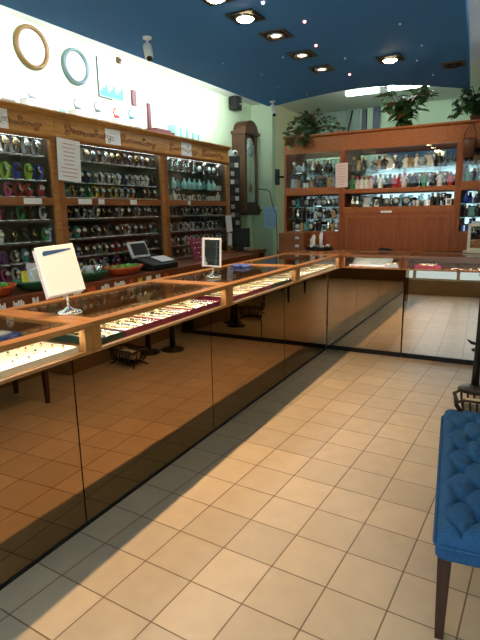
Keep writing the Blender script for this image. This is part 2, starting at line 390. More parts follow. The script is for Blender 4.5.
# ------------------------------------------------------------------ display counters
ZT, ZB, OV = 1.06, .928, .20
XBK = -.42
def counter_left(y0, y1, m0, m1, label, far=False):
    t = thing('display_counter', label, 'display counter', (0, y0, 0), group='glass display counters on mirrored bases')
    L = y1-y0; a, b = m0-y0, m1-y0
    bx(XBK+.01, a+.002, .0, -.012, b-.002, ZB).build('carcass', M['base'], t)
    bx(-.010, a+.004, .022, 0, b-.004, ZB).build('mirror_panel', M['mirL'], t)
    bx(-.012, a+.001, 0, .003, b-.001, .020).build('plinth', M['black'], t)
    g = .001
    bx(XBK, g, ZB, OV, L-g, ZB+.006).build('deck', M['counter'], t)
    bx(OV-.022, g, ZB-.004, OV+.004, L-g, ZB+.011).build('bottom_rail', M['counter'], t, bevel=.003)
    for y in (g, L-.046-g): bx(OV-.036, y, ZB+.006, OV, y+.046, ZT-.022).build('front_post', M['counter'], t, bevel=.002)
    for y in (g, L-.035-g): bx(XBK, y, ZB+.006, XBK+.03, y+.035, ZT-.022).build('rear_post', M['counter'], t)
    bx(XBK, g, ZB+.006, XBK+.008, L-g, ZT-.022).build('rear_door', M['counter'], t)
    MB().box(OV-.05, g, ZT-.022, OV+.006, L-g, ZT).box(OV-.026, g, ZT-.029, OV-.015, L-g, ZT-.0215).build('top_rail', M['counter'], t)
    bx(XBK, g, ZT-.022, XBK+.05, L-g, ZT).build('top_rail', M['counter'], t, bevel=.003)
    for y in (g, L-.058-g): bx(XBK+.05, y, ZT-.022, OV-.05, y+.058, ZT).build('top_rail', M['counter_x'], t, bevel=.002)
    bx(XBK+.05, .058, ZT-.010, OV-.05, L-.058, ZT-.004).build('glass_top', M['glass'], t)
    bx(OV-.014, .046, ZB+.011, OV-.009, L-.046, ZT-.022).build('glass_front', M['glassf'], t)
    bx(OV-.048, .06, ZT-.029, OV-.030, L-.06, ZT-.0225).build('light_strip', M['strip'], t)
counter_left(.35, 1.545, .4, 1.60, 'nearest counter on the left, cream ring pad inside, white mirror stand on its corner')
counter_left(1.545, 2.725, 1.60, 2.81, 'second counter from the left, bracelets on cream pads in burgundy trays inside')
counter_left(2.725, 3.865, 2.81, 4.05, 'third counter along the left, under the small white-framed tabletop mirror')
counter_left(3.865, 5.018, 4.05, 5.20, 'fourth counter along the left, brightly lit inside, ending at the corner')
def counter_right(x0, x1, m0, m1, label, fx=None, tilt=0.):
    t = thing('display_counter', label, 'display counter', (x0, 5.02, 0), group='glass display counters on mirrored bases')
    L = x1-x0; a, b = m0-x0, m1-x0; D = .72; f0 = .002 if fx is None else fx-x0
    bx(a+.002, .225, 0, b-.002, D-.01, ZB).build('carcass', M['base'], t)
    o = bx(a+.004, 0, 0, b-.004, .008, ZB-.052).build('mirror_panel', M['mirR'], t); o.location = (0, .202, .050); o.rotation_euler = (-tilt, 0, 0)
    bx(a+.001, .196, 0, b-.001, .224, .048).build('plinth', M['black'], t)
    bx(.002, 0, ZB, L-.002, D, ZB+.006).build('deck', M['counter_r'], t)
    bx(f0, -.004, ZB-.004, L-.002, .022, ZB+.011).build('bottom_rail', M['counter_r'], t, bevel=.003)
    for x in (f0, L-.036): bx(x, 0, ZB+.006, x+.034, .034, ZT-.022).build('front_post', M['red_v'], t, bevel=.002)
    bx(.002, D-.008, ZB+.006, L-.002, D, ZT-.022).build('rear_door', M['counter_r'], t)
    MB().box(f0, -.006, ZT-.022, L-.002, .06, ZT).box(f0, .015, ZT-.029, L-.002, .026, ZT-.0215).build('top_rail', M['counter_r'], t)
    bx(.002, D-.25, ZT-.022, L-.002, D, ZT).build('top_rail', M['counter_r'], t, bevel=.003)
    for x in (f0, L-.062): bx(x, .06, ZT-.022, x+.06, D-.25, ZT).build('top_rail', M['counter_r'], t)
    if fx is not None: bx(.002, .06, ZT-.022, f0, D-.25, ZT).build('top_board', M['counter_r'], t)
    bx(f0+.06, .06, ZT-.010, L-.062, D-.25, ZT-.004).build('glass_top', M['glass'], t)
    bx(f0+.034, .009, ZB+.011, L-.036, .014, ZT-.022).build('glass_front', M['glassf'], t)
    bx(f0+.05, .034, ZT-.029, L-.05, .052, ZT-.0225).build('light_strip', M['strip'], t)
counter_right(XBK, .805, .0, .795, 'back counter left of the post, open white box in its lit case', fx=.20, tilt=0.)
counter_right(.805, 1.95, .800, 1.93, 'back counter at the right, red tray and gold chains in its case', tilt=R(1.3))

# trays and jewellery inside the cases (deck top at ZB+.006)
ZD = ZB+.0065
def tray(x0, y0, x1, y1, m, label, h=.022, pad='cream'):
    t = thing('jewelry_tray', label, 'tray', (x0, y0, ZD), group='jewelry trays in the counters')
    w, l = x1-x0, y1-y0; e = .008
    MB().box(0, 0, 0, w, l, .006).box(0, 0, .006, e, l, h).box(w-e, 0, .006, w, l, h).box(e, 0, .006, w-e, e, h).box(e, l-e, .006, w-e, l, h).build('tray_box', m, t)
    bx(e, e, .006, w-e, l-e, h-.004).build('pad', M[pad], t)
    return ZD+h-.004
def ring_mesh(gem):
    mb = MB(); mb.tube([(.009*cos(a), 0, .009+.009*sin(a)) for a in [2*pi*i/12 for i in range(12)]], .0022, 5, 0, True)
    mb.sphere((0, 0, .0205), .0062, n=8, m=1); return mb.mesh('ring', [M['gold'], M[gem]])
RG = {k: ring_mesh('c_'+k) for k in ('black', 'red', 'dark brown', 'navy', 'black')}
def bracelet_mesh(m, seed):
    r = random.Random(seed); mb = MB(); L = .16
    mb.tube([(-L/2+L*i/12, .006*sin(i*1.3+seed), .004) for i in range(13)], .0036, 5, 0)
    for i in range(9): mb.sphere((-L/2+.02+i*.015, .006*sin((i*1.2+1.3)+seed), .006), .005, n=6, m=1)
    return mb.mesh('bracelet', [M[m], M['gold' if seed % 2 else 'silver']])
BR = [bracelet_mesh(m, i) for i, m in enumerate(('gold', 'silver', 'c_dark brown', 'c_black', 'gold', 'c_navy'))]
def put(me, name, loc, rz, label, cat, group, sc=1.):
    o = bpy.data.objects.new(name, me); COL.objects.link(o); o.location = loc; o.rotation_euler = (0, 0, rz); o.scale = (sc,)*3
    return tag(o, label, cat, group)
z = tray(-.13, .98, .168, 1.485, M['cream'], 'cream ring pad filling the nearest counter case', .026)
tray(-.13, .42, .168, .97, M['burg'], 'burgundy tray at the left picture edge in the nearest case', .024)
n = 0
for j in range(6):
    for i in range(5):
        k = random.choice(list(RG))
        put(RG[k], 'ring', (-.10+.058*i+random.uniform(-.010, .010), 1.02+.082*j+random.uniform(-.014, .014), z), random.uniform(-.6, .6)+pi/2,
            f'ring with {k} stone, {ORD[4-i]} from the front glass, {ORD[j]} row of nearest counter pad', 'ring', 'rings on the cream pad', .72)
def bracelet_row(x0, x1, y0, y1, z, cnt, grp, who):
    for i in range(cnt):
        y = y0+(y1-y0)*(i+.5)/cnt
        for q, x in enumerate(((x0+x1)/2+.075, (x0+x1)/2-.075)):
            put(random.choice(BR), 'bracelet', (x+random.uniform(-.01, .01), y, z), random.uniform(-.35, .35),
                f'{ORD[i]} bracelet from the left, {"front" if q == 0 else "rear"} row, {who}', 'bracelet', grp)
tr = [(1.60, 1.775, 'dgreen', 'dark green tray at the left end of the second counter'), (1.785, 2.06, 'burg', 'burgundy tray beside the dark green tray in the second counter'),
      (2.07, 2.35, 'burg', 'burgundy tray in the middle of the second counter'), (2.36, 2.66, 'burg', 'burgundy tray at the right end of the second counter')]
for y0, y1, m, lb in tr:
    z = tray(-.14, y0, .168, y1, M[m], lb, .03); bracelet_row(-.14, .168, y0+.02, y1-.02, z, 4 if y1-y0 > .2 else 3, 'bracelets in the left counters', lb.split(' in the')[0].split(' at the')[0].split(' beside')[0]+(' of second counter' if True else '')+(' near left end' if 'beside' in lb else ' mid-case' if 'middle' in lb else ' at right end' if 'right' in lb else ''))
tr = [(2.79, 3.10, 'burg', 'burgundy tray at the left end of the third counter'), (3.11, 3.42, 'burg', 'burgundy tray in the middle of the third counter'), (3.43, 3.80, 'dgreen', 'dark green tray at the right end of the third counter')]
for (y0, y1, m, lb), w in zip(tr, ('left', 'middle', 'right')):
    z = tray(-.14, y0, .168, y1, M[m], lb, .03); bracelet_row(-.14, .168, y0+.02, y1-.02, z, 4, 'bracelets in the left counters', f'{w} tray of third counter')
for i, (y0, y1) in enumerate(((3.93, 4.28), (4.29, 4.63), (4.64, 4.96))):
    w = ('left', 'middle', 'right')[i]
    z = tray(-.14, y0, .168, y1, M['cream'], f'cream tray, {w} one of three in the fourth, brightest counter', .024)
    bracelet_row(-.14, .168, y0+.02, y1-.02, z, 4, 'bracelets in the left counters', f'{w} tray of fourth counter')
# right counters
t = thing('jewelry_box', 'open white jewelry box in the back counter case, left of the post', 'box', (.44, 5.30, ZD))
mb = MB().box(-.2, -.12, 0, .2, .12, .012); mb.build('box_base', M['white'], t)
mb = MB().box(-.2, -.1, 0, .2, .1, .012); mb.xf(Matrix.Translation((0, .02, .014)) @ Matrix.Rotation(R(22), 4, 'X')); mb.build('lid', M['white'], t)
mb = MB().box(.02, -.11, .012, .19, -.07, .03); mb.build('insert', M['grey'], t)
z = tray(.62, 5.12, .76, 5.36, M['grey'], 'grey tray beside the white box in the back counter', .03, 'grey')
for i in range(3): put(BR[1], 'bracelet', (.69, 5.16+.06*i, z), .1*i, f'silver bracelet on the grey tray, {ORD[i]} from the front', 'bracelet', 'bracelets in the back counters')
z = tray(.90, 5.10, 1.14, 5.34, M['burg'], 'dark red tray in the right-hand back counter', .03, 'burg')
for i in range(3): put(BR[0], 'bracelet', (1.02, 5.14+.06*i, z), .15*i, f'gold bracelet on the dark red tray, {ORD[i]} from the front', 'bracelet', 'bracelets in the back counters')
for i in range(5): put(BR[0 if i % 2 else 4], 'bracelet', (1.26+.07*i, 5.13+.02*(i % 2), ZD), 1.2+.2*i, f'gold chain bracelet right of the dark red tray, {ORD[i]} from the left', 'bracelet', 'bracelets in the back counters')
# tan hand-shaped display and papers in second counter
t = thing('jewelry_stand', 'tan branching jewelry stand under the glass of the second counter', 'jewelry stand', (-.31, 2.52, ZD))
mb = MB().box(-.04, -.10, 0, .04, .10, .01)
for i in range(5): mb.tube([(0, -.03+.015*i, .01), (.0, -.055+.027*i, .05), (.01, -.08+.04*i, .068+.006*(2-abs(i-2)))], [.009, .008, .005], 7)
mb.build('stand_body', M['tan'], t)
tag(MB().box(-.06, -.09, 0, .06, .09, .004).build('paper_sheet', M['cream'], loc=(-.25, 2.30, ZD)), 'cream paper under the glass at the rear of the second counter', 'paper')
t = thing('necklace_pad', 'blue velvet jewelry pad with white cards under the glass of the nearest counter', 'jewelry pad', (-.25, 1.36, ZD))
bx(-.06, -.14, 0, .06, .14, .05).build('pad', M['velvet'], t); 
for i in range(3): bx(-.04, -.12+.085*i, .03, .03, -.06+.085*i, .056).build('card', M['white'], t)

# ------------------------------------------------------------------ tabletop mirrors
def stand(t, h):
    MB().lathe([(0, 0), (.060, 0), (.062, .008), (.055, .013), (.025, .02), (.012, .03), (0, .032)], n=24).build('base', M['chrome'], t)
    MB().cyl((0, 0, .028), (0, 0, h), .0055, n=10).build('stem', M['chrome'], t)
t = thing('tabletop_mirror', 'tilted tabletop mirror on a chrome stand, blue stripe near its top, nearest counter', 'tabletop mirror', (-.036, 1.64, ZT))
stand(t, .095)
MB().lathe([(.056, .0), (.060, .002), (.060, .006)], n=24, ring=True).build('base_ring', M['black'], t)
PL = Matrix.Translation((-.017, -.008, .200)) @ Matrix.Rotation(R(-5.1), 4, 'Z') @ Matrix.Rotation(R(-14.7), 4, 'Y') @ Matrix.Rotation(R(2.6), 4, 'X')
MB().box(-.006, -.102, -.111, .005, .102, .111).xf(PL).build('plate', M['white'], t, bevel=.004)  # opaque white face painted in place of the mirror's bright reflection
MB().box(-.012, -.108, -.117, -.006, .09, .10).xf(PL).build('back_plate', M['pinkpaper'], t)
MB().prism([(-.070, .070), (-.076, .080), (-.066, .091), (.082, .089), (.078, .083)], .0051, .0062, 'x').xf(PL).build('painted_reflection', mat('painted_blue_reflection', (.03, .09, .24), .5), t)  # reflection of the blue ceiling, painted onto the mirror face
t = thing('tabletop_mirror', 'small white-framed tabletop mirror standing on the third counter', 'tabletop mirror', (-.089, 3.006, ZT))
stand(t, .075)
PM = Matrix.Translation((.0, 0, .168)) @ Matrix.Rotation(R(-12), 4, 'Z') @ Matrix.Rotation(R(-3), 4, 'X')
mb = MB(); w, h, e = .080, .095, .008
mb.box(-w, -.008, -h, -w+e, .006, h).box(w-e, -.008, -h, w, .006, h).box(-w+e, -.008, -h, w-e, .006, -h+e).box(-w+e, -.008, h-e, w-e, .006, h)
mb.xf(PM).build('frame', M['white'], t, bevel=.003)
MB().box(-w+e, -.004, -h+e, w-e, .004, h-e).xf(PM).build('mirror_glass', M['mir'], t)
MB().box(-w-.02, .0065, -h-.005, w-.01, .012, h+.006).xf(PM @ Matrix.Rotation(R(4), 4, 'Z')).build('back_plate', M['pinkpaper'], t)
t = thing('framed_mirror', 'cream-framed mirror standing on the back counter at the right edge', 'mirror', (1.47, 5.50, ZT), rz=R(-24))
mb = MB(); w, h, e = .16, .285, .028
mb.box(-w, -.012, .02, -w+e, .012, h).box(w-e, -.012, .02, w, .012, h).box(-w+e, -.012, .02, w-e, .012, .02+e).box(-w+e, -.012, h-e, w-e, .012, h)
mb.build('frame', M['creamp'], t, bevel=.004)
bx(-w-.03, -.03, 0, w+.03, .05, .02).build('foot', M['creamp'], t, bevel=.003)
MB().box(-w+e, -.003, .02+e, w-e, .008, h-e).build('mirror_glass', M['mir'], t)
bx(-w+.02, .013, h-.01, w-.02, .03, h+.022).build('back_board', M['lgrey'], t)

# counter-top odds and ends
t = thing('tape_dispenser', 'small black tape dispenser lying on the back counter', 'tape dispenser', (.50, 5.64, ZT))
MB().prism([(-.07, 0), (.07, 0), (.07, .012), (.03, .022), (-.03, .03), (-.06, .024)], -.02, .02, 'y').build('body', M['black'], t, bevel=.002)
t = thing('display_bowl', 'glass display bowl with lit trinkets on a black tray by the back cabinet', 'bowl', (-.22, 5.56, ZT))
MB().lathe([(0, 0), (.145, 0), (.155, .02), (.15, .03), (0, .03)], n=24).build('tray', M['black'], t)
for i in range(14): MB().sphere((.11*cos(i*.45), .11*sin(i*.45), .045), .016, n=8).build('pebble', M['silver' if i % 3 else 'c_white'], t)
for i, (x, m, hh) in enumerate(((-.06, 'white', .10), (.0, 'gold', .09), (.07, 'burg', .11), (-.1, 'creamp', .07), (.03, 'white', .12))):
    MB().lathe([(0, .03), (.026, .03), (.014, .03+hh*.6), (.024, .03+hh*1.2), (0, .03+hh*1.5)], (x, .02*((i % 2)*2-1), 0), 12).build('trinket', M[m], t)
t = thing('cloth', 'blue folded polishing cloth on the third counter behind the small mirror', 'cloth', (-.22, 3.66, ZT))
mb = MB(); nn = 9
vs = [(-.07+.14*i/(nn-1), -.05+.1*j/(nn-1), .004+.02*abs(sin(i*.9)*cos(j*.8))) for j in range(nn) for i in range(nn)]
vs += [(v[0], v[1], 0) for v in vs]
fs = []
for j in range(nn-1):
    for i in range(nn-1):
        a = j*nn+i; fs.append((a, a+1, a+nn+1, a+nn)); a += nn*nn; fs.append((a+nn, a+nn+1, a+1, a))
for i in range(nn-1):
    for a, b in ((i, i+1), ((nn-1)*nn+i+1, (nn-1)*nn+i), ((i+1)*nn, i*nn), (i*nn+nn-1, (i+1)*nn+nn-1)): fs.append((a, a+nn*nn, b+nn*nn, b))
mb.add(vs, fs, 0, True).build('fabric', M['velvet'], t)

# ------------------------------------------------------------------ left wall cabinets
CF, CB = -1.40, -1.78
ZL = 1.005
def curl(mb, y0, z0, r, turns, sgn, hand, rad=.0035):
    pts = []
    for i in range(14):
        a = turns*2*pi*i/13; rr = r*(1-.8*i/13)
        pts.append((CF+.012, y0+sgn*rr*cos(a)*1., z0+hand*rr*sin(a)))
    mb.tube(pts, rad, 4)
def carving(y0, y1, par, rnd):
    mb = MB(); L = y1-y0; zc = 2.150
    curl(mb, y0+.035, zc+.012, .036, 1.6, 1, 1, .005); curl(mb, y0+.03, zc-.015, .03, 1.2, -1, -1, .004)
    y = y0+.085
    while y < y1-.03:
        curl(mb, y, zc-.008+rnd.uniform(-.006, .006), rnd.uniform(.016, .024), rnd.uniform(1., 1.6), rnd.choice((-1, 1)), rnd.choice((-1, 1)), .0042); y += .034
    curl(mb, y0+L*.62, zc+.022, .022, 1.4, 1, 1, .0045); curl(mb, y1-.06, zc-.030, .022, 1.4, -1, -1, .0045)
    mb.xf(Matrix.Translation((-.0055, -par.location.y, 0))).build('carving', M['carve'], par)
def cabinet(y0, y1, label, door_split):
    t = thing('display_cabinet', label, 'display cabinet', (0, y0, 0), group='oak display cabinets along the left wall')
    L = y1-y0; s = .055
    MB().box(CB, .001, ZL, CB+.012, L-.001, 2.21).build('back_panel', M['dark_in'], t)
    for y in (.001, L-.021): bx(CB+.012, y, ZL, CF-.02, y+.02, 2.09).build('side_panel', M['dark_in'], t)
    bx(CB+.012, .001, 2.09, CF-.02, L-.001, 2.21).build('top_box', M['oakd'], t)
    bx(CF-.02, .001, 2.085, CF+.004, L-.001, 2.222).build('frieze', M['oak'], t)
    MB().prism([(CF-.02, 2.222), (CF+.012, 2.222), (CF+.035, 2.245), (CF+.045, 2.25), (CF+.045, 2.262), (CB, 2.262), (CB, 2.222)], 0.0005, L-.0005, 'y').build('cornice', M['oak'], t)
    MB().prism([(CF-.02, 2.055), (CF+.008, 2.055), (CF+.022, 2.075), (CF+.022, 2.085), (CF-.02, 2.085)], .001, L-.001, 'y').build('moulding', M['oakd'], t)
    for y in (.001, L-s-.001): bx(CF-.022, y, ZL, CF+.006, y+s, 2.055).build('stile', M['brown' if y < .01 else 'oakd'], t, bevel=.002)
    bx(CB+.012, s, 1.575, CF+.002, L-s, 1.632).build('mid_rail', M['brown'], t)
    bx(CB+.012, .021, ZL, CF+.002, L-.021, ZL+.02).build('bottom_board', M['brown'], t)
    for zz in (1.928, 1.752): bx(CB+.012, .022, zz-.008, CF-.05, L-.022, zz).build('glass_shelf', M['glassshelf'], t)
    for zz in (1.465, 1.302, 1.152): bx(CB+.012, .022, zz-.014, CF-.04, L-.022, zz).build('shelf', M['dark_in'], t)
    h = L-2*s
    bx(CF-.034, s, 1.634, CF-.029, s+h*door_split+.02, 2.054).build('glass_door', M['glassdoor'], t)
    bx(CF-.026, s+h*door_split-.02, 1.634, CF-.0225, L-s, 2.054).build('glass_door', M['glassdoor'], t)
    bx(CF-.034, s, ZL+.022, CF-.029, s+h*door_split+.02, 1.574).build('glass_door', M['glassdoor'], t)
    bx(CF-.026, s+h*door_split-.02, ZL+.022, CF-.0225, L-s, 1.574).build('glass_door', M['glassdoor'], t)
    bx(CF-.075, s, 2.064, CF-.045, L-s, 2.084).build('light_strip', M['cabstrip'], t)
    # base with ledge
    bx(CB, .001, 0, -1.03, L-.001, .90).build('base_cabinet', M['base_red'], t)
    bx(CB, .001, .90, -1.0, L-.001, ZL-.001).build('ledge', M['base_red'], t, bevel=.004)
    rnd = random.Random(int(y0*100))
    carving(y0+.10, y0+L*.48, t, rnd); carving(y0+L*.54, y1-.10, t, rnd)
    return t
cabinet(.17, 1.54, 'left-wall oak display cabinet beyond the left picture edge, seen in the small mirror', .5)
cabinet(1.54, 2.91, 'left-wall oak display cabinet cut off by the picture edge', .55)
cabinet(2.91, 4.28, 'middle oak display cabinet on the left wall, full of watches', .5)
cabinet(4.28, 5.59, 'farthest oak display cabinet on the left wall, beside the long-case wall clock', .5)

def watch_mesh(c, k):
    mb = MB(); n = 14
    # strap loop standing upright on a small cuff, dial to the front (+x)
    inn = [(.027*cos(2*pi*i/n), .050+.040*sin(2*pi*i/n)) for i in range(n)]
    out = [(.032*cos(2*pi*i/n), .050+.045*sin(2*pi*i/n)) for i in range(n)]
    w = .011; vs = []; fs = []
    for i in range(n):
        vs += [(out[i][0], -w, out[i][1]), (out[i][0], w, out[i][1]), (inn[i][0], w, inn[i][1]), (inn[i][0], -w, inn[i][1])]
    for i in range(n):
        j = (i+1) % n
        for q in range(4): fs.append((i*4+q, j*4+q, j*4+(q+1) % 4, i*4+(q+1) % 4))
    mb.add(vs, fs, 0, True)
    s = mb.mark()
    mb.lathe([(0, 0), (.021, 0), (.022, .004), (.019, .009), (0, .009)], n=14, m=1, axis='x'); mb.lathe([(0, .0092), (.0165, .0092), (0, .0097)], n=14, m=2, axis='x')
    mb.xf(Matrix.Translation((.024, 0, .062)) @ Matrix.Rotation(R(-22), 4, 'Y'), s)
    mb.box(-.035, -.018, 0, .042, .018, .006, 3)
    return mb.mesh('wristwatch', [M['c_'+c], M[('silver', 'gold', 'c_black')[k % 3]], M[('c_white', 'c_black', 'dial', 'c_'+c)[k % 4]], M['white' if k % 2 else 'lgrey']])
WM = {}
def place_watch(c, k, loc, label, group, sc=1.):
    key = (c, k)
    if key not in WM: WM[key] = watch_mesh(c, k)
    put(WM[key], 'wristwatch', loc, random.uniform(-.35, .15), label, 'watch', group, sc)
def watch_row(y0, y1, z, cnt, cols, row, bay, first_vis=0, sc=1.):
    for i in range(cnt):
        c = random.choice(cols)
        place_watch(c, random.randrange(12), (-1.475+random.uniform(-.008, .008), y0+(y1-y0)*(i+.5)/cnt, z+.0005), f'{c} watch, {ORD[i]} from the left, {row}, {bay} left-wall cabinet', f'watches, {row}, {bay} left-wall cabinet', sc)
dk = ['black', 'dark brown', 'grey', 'black', 'navy', 'steel']
mixc = ['black', 'green', 'yellow', 'teal', 'tan', 'white', 'grey', 'dark brown', 'steel', 'orange', 'black']
wh = ['white', 'steel', 'black', 'grey', 'teal']
rows = [(1.929, 'top shelf'), (1.753, 'second shelf'), (1.633, 'third shelf'), (1.466, 'fourth shelf'), (1.303, 'fifth shelf'), (1.153, 'sixth shelf'), (1.0265, 'bottom shelf')]
colB = [dk+['purple', 'dark brown'], ['black', 'steel', 'white', 'navy', 'teal'], mixc, dk, wh+['dark brown'], ['black', 'steel', 'tan', 'red', 'grey', 'dark brown'], ['pink', 'purple', 'red', 'white', 'navy', 'black']]
for (zz, rn), cl in zip(rows, colB):
    if rn == 'third shelf': zz = 1.633
    watch_row(3.0, 4.2, zz, 15, cl, rn, 'middle', sc=1.12 if zz > 1.2 else 1.05)
colA = [['grey', 'steel', 'white'], ['black', 'purple', 'lime', 'blue', 'red'], ['red', 'pink', 'red'], ['pink', 'green', 'black', 'white', 'black'], ['white', 'black', 'green', 'black'], ['teal', 'white', 'purple', 'grey'], ['pink', 'green', 'white', 'purple']]
for (zz, rn), cl in zip(rows, colA): watch_row(2.36, 2.84, zz, 5, cl, rn, 'nearest', sc=1.3 if zz > 1.7 else 1.1)
colC = [None, None, None, ['black', 'steel', 'grey', 'teal'], ['white', 'steel', 'grey'], ['white', 'steel', 'black', 'tan'], ['dark brown', 'black', 'tan']]
for (zz, rn), cl in zip(rows, colC):
    if cl: watch_row(4.38, 5.5, zz, 11, cl, rn, 'farthest', sc=1.05)

# small gift objects ------------------------------------------------
def g_goblet(m): return MB().lathe([(0, 0), (.022, 0), (.024, .006), (.006, .014), (.005, .05), (.024, .075), (.030, .11), (.026, .125), (.022, .11), (0, .07)], n=12).mesh('goblet', [M[m]])
def g_fig(m, m2, s=0):
    mb = MB().lathe([(0, 0), (.026, 0), (.026, .012), (.020, .016), (.026, .03), (.018, .06), (.020, .085), (.010, .098), (0, .1)], n=10, m=0)
    mb.sphere((0, -.002, .112), .016, n=8, m=1); mb.tube([(-.018, 0, .085), (-.032, -.012, .06), (-.01, -.025, .055)], [.007, .006, .005], 6, 0); mb.tube([(.018, 0, .085), (.034, -.005, .065), (.03, -.025, .05)], [.007, .006, .005], 6, 0)
    return mb.mesh('figurine', [M[m], M[m2]])
def g_frame(m, m2):
    mb = MB().box(-.04, -.006, 0, -.032, .004, .11).box(.032, -.006, 0, .04, .004, .11).box(-.032, -.006, 0, .032, .004, .009).box(-.032, -.006, .101, .032, .004, .11).box(-.032, -.002, .009, .032, .003, .101, 1)
    mb.xf(Matrix.Rotation(R(-12), 4, 'X')).box(-.006, .0, 0, .006, .045, .006)
    return mb.mesh('photo_frame', [M[m], M[m2]])
def g_box(m, m2): return MB().box(-.03, -.025, 0, .03, .025, .045).box(-.032, -.027, .045, .032, .027, .058).box(-.006, -.0275, .0, .006, .0275, .0585, 1).mesh('gift_box', [M[m], M[m2]])
def g_clock(m):
    mb = MB().box(-.03, -.018, 0, .03, .018, .012)
    s = mb.mark(); mb.lathe([(0, -.012), (.042, -.012), (.042, .012), (0, .012)], n=16, axis='y'); mb.lathe([(0, -.0135), (.034, -.0135), (0, -.0125)], n=16, m=1, axis='y'); mb.xf(Matrix.Translation((0, 0, .052)), s)
    mb.box(-.0015, -.0148, .052, .0015, -.0138, .078, 2).box(0, -.0148, .0505, .02, -.0138, .0535, 2)
    return mb.mesh('table_clock', [M[m], M['dial'], M['black']])
def g_vase(m): return MB().lathe([(0, 0), (.02, 0), (.032, .03), (.034, .05), (.016, .085), (.013, .105), (.022, .12), (.018, .12), (.010, .1), (0, .02)], n=12).mesh('vase', [M[m]])
def g_bust(m): return MB().lathe([(0, 0), (.03, 0), (.034, .01), (.036, .05), (.028, .075), (.012, .088), (.011, .115), (0, .118)], n=12).mesh('necklace_bust', [M[m]])
def g_card(m, m2): 
    mb = MB().box(-.026, -.002, 0, .026, .002, .075).box(-.017, -.0026, .012, .017, -.002, .06, 1); mb.xf(Matrix.Rotation(R(-14), 4, 'X')); mb.box(-.02, -.005, 0, .02, .035, .004); return mb.mesh('display_card', [M[m], M[m2]])
GIFT = {'silver goblet': (g_goblet('silver'), 'goblet'), 'crystal goblet': (g_goblet('crystal'), 'goblet'), 'dark figurine': (g_fig('c_black', 'c_tan'), 'figurine'), 'red figurine': (g_fig('c_red', 'c_tan'), 'figurine'),
        'pink figurine': (g_fig('pinkpaper', 'c_pink'), 'figurine'), 'white figurine': (g_fig('white', 'c_tan'), 'figurine'), 'brown figurine': (g_fig('c_tan', 'c_dark brown'), 'figurine'), 'green figurine': (g_fig('c_green', 'c_tan'), 'figurine'),
        'silver photo frame': (g_frame('silver', 'lgrey'), 'photo frame'), 'dark photo frame': (g_frame('c_black', 'c_teal'), 'photo frame'), 'white gift box': (g_box('white', 'silver'), 'gift box'), 'blue gift box': (g_box('c_blue', 'silver'), 'gift box'),
        'silver table clock': (g_clock('silver'), 'table clock'), 'dark table clock': (g_clock('c_black'), 'table clock'), 'crystal vase': (g_vase('crystal'), 'vase'), 'blue vase': (g_vase('c_blue'), 'vase'), 'silver vase': (g_vase('silver'), 'vase'),
        'white necklace bust': (g_bust('white'), 'necklace bust'), 'aqua necklace bust': (g_bust('aqua'), 'necklace bust'), 'white display card': (g_card('white', 'c_grey'), 'display card'), 'pale blue display card': (g_card('aqua', 'c_black'), 'display card'), 'teal vase': (g_vase('teal'), 'vase')}
def gift(kind, loc, rz, label, group, sc=1.):
    me, cat = GIFT[kind]; return put(me, me.name.split('.')[0], loc, rz, label, cat, group, sc)
# farthest left cabinet: white jewellery stands
for zz, rn, kinds in ((1.929, 'top shelf', ['crystal vase', 'crystal goblet', 'dark table clock', 'silver goblet']), (1.753, 'second shelf', ['dark photo frame', 'white necklace bust', 'pale blue display card', 'aqua necklace bust', 'white display card', 'white gift box']),
                     (1.633, 'third shelf', ['white display card', 'white gift box', 'white necklace bust', 'pale blue display card', 'white display card'])):
    for i in range(11):
        k = random.choice(kinds)
        gift(k, (-1.49, 4.40+1.12*(i+.5)/11, zz+.0005), pi/2+random.uniform(-.3, .1), f'{k}, {ORD[i]} from the left, {rn}, farthest left-wall cabinet', f'items, {rn}, farthest left-wall cabinet', .98 if zz > 1.7 else .9)

# paper notices and price tags
def notice(name, w, h, loc, rot, label, n=6, m='paper', ink='ink', cat='notice', group=None):
    t = thing(name, label, cat, loc, rot=rot, group=group)
    bx(-w/2, -.0015, -h/2, w/2, .0005, h/2).build('sheet', M[m], t)
    mb = MB(); r = random.Random(w*1000+h)
    for i in range(n):
        z0 = h/2-h*(i+1.2)/(n+1.4); q = w*r.uniform(.2, .38); mb.box(-q, -.0021, z0-h*.012, q, -.0015, z0+h*.012)
    if n: mb.build('print', M[ink], t)
    return t
FX = (0, 0, pi/2)   # faces +x
notice('paper_notice', .235, .315, (CF+.030, 3.01, 1.915), (R(0), R(3), pi/2), 'tall white paper notice hanging between the two nearest left-wall cabinets', 9, ink='redink')
notice('paper_notice', .19, .13, (CF+.0075, 2.41, 2.15), FX, 'white notice on the frieze at the left picture edge', 3)
notice('paper_notice', .19, .125, (CF+.0075, 3.555, 2.15), FX, 'white notice on the frieze of the middle left-wall cabinet', 3)
notice('paper_notice', .19, .135, (CF+.0075, 4.68, 2.152), FX, 'blank white notice on the frieze of the farthest left-wall cabinet', 0)
for i, (y, w, lb) in enumerate(((2.65, .16, 'under the tall notice, nearest cabinet'), (3.17, .15, 'left one on the middle cabinet'), (3.36, .07, 'small, second on the middle cabinet'), (3.78, .09, 'third along the middle cabinet'), (4.70, .05, 'tiny, on the farthest cabinet'))):
    notice('price_tag', w, .042, (CF+.0045, y, 1.605), FX, f'white shelf label on the middle rail, {lb}', 1, cat='shelf label', group='white labels on the cabinet rails')
tagc = [('white', .05), ('white', .09), ('white', .05), ('red', .1), ('white', .04), ('white', .08), ('red', .09), ('white', .09), ('white', .13), ('red', .05), ('yellow', .05), ('white', .08), ('white', .07), ('red', .07)]
y = 1.98
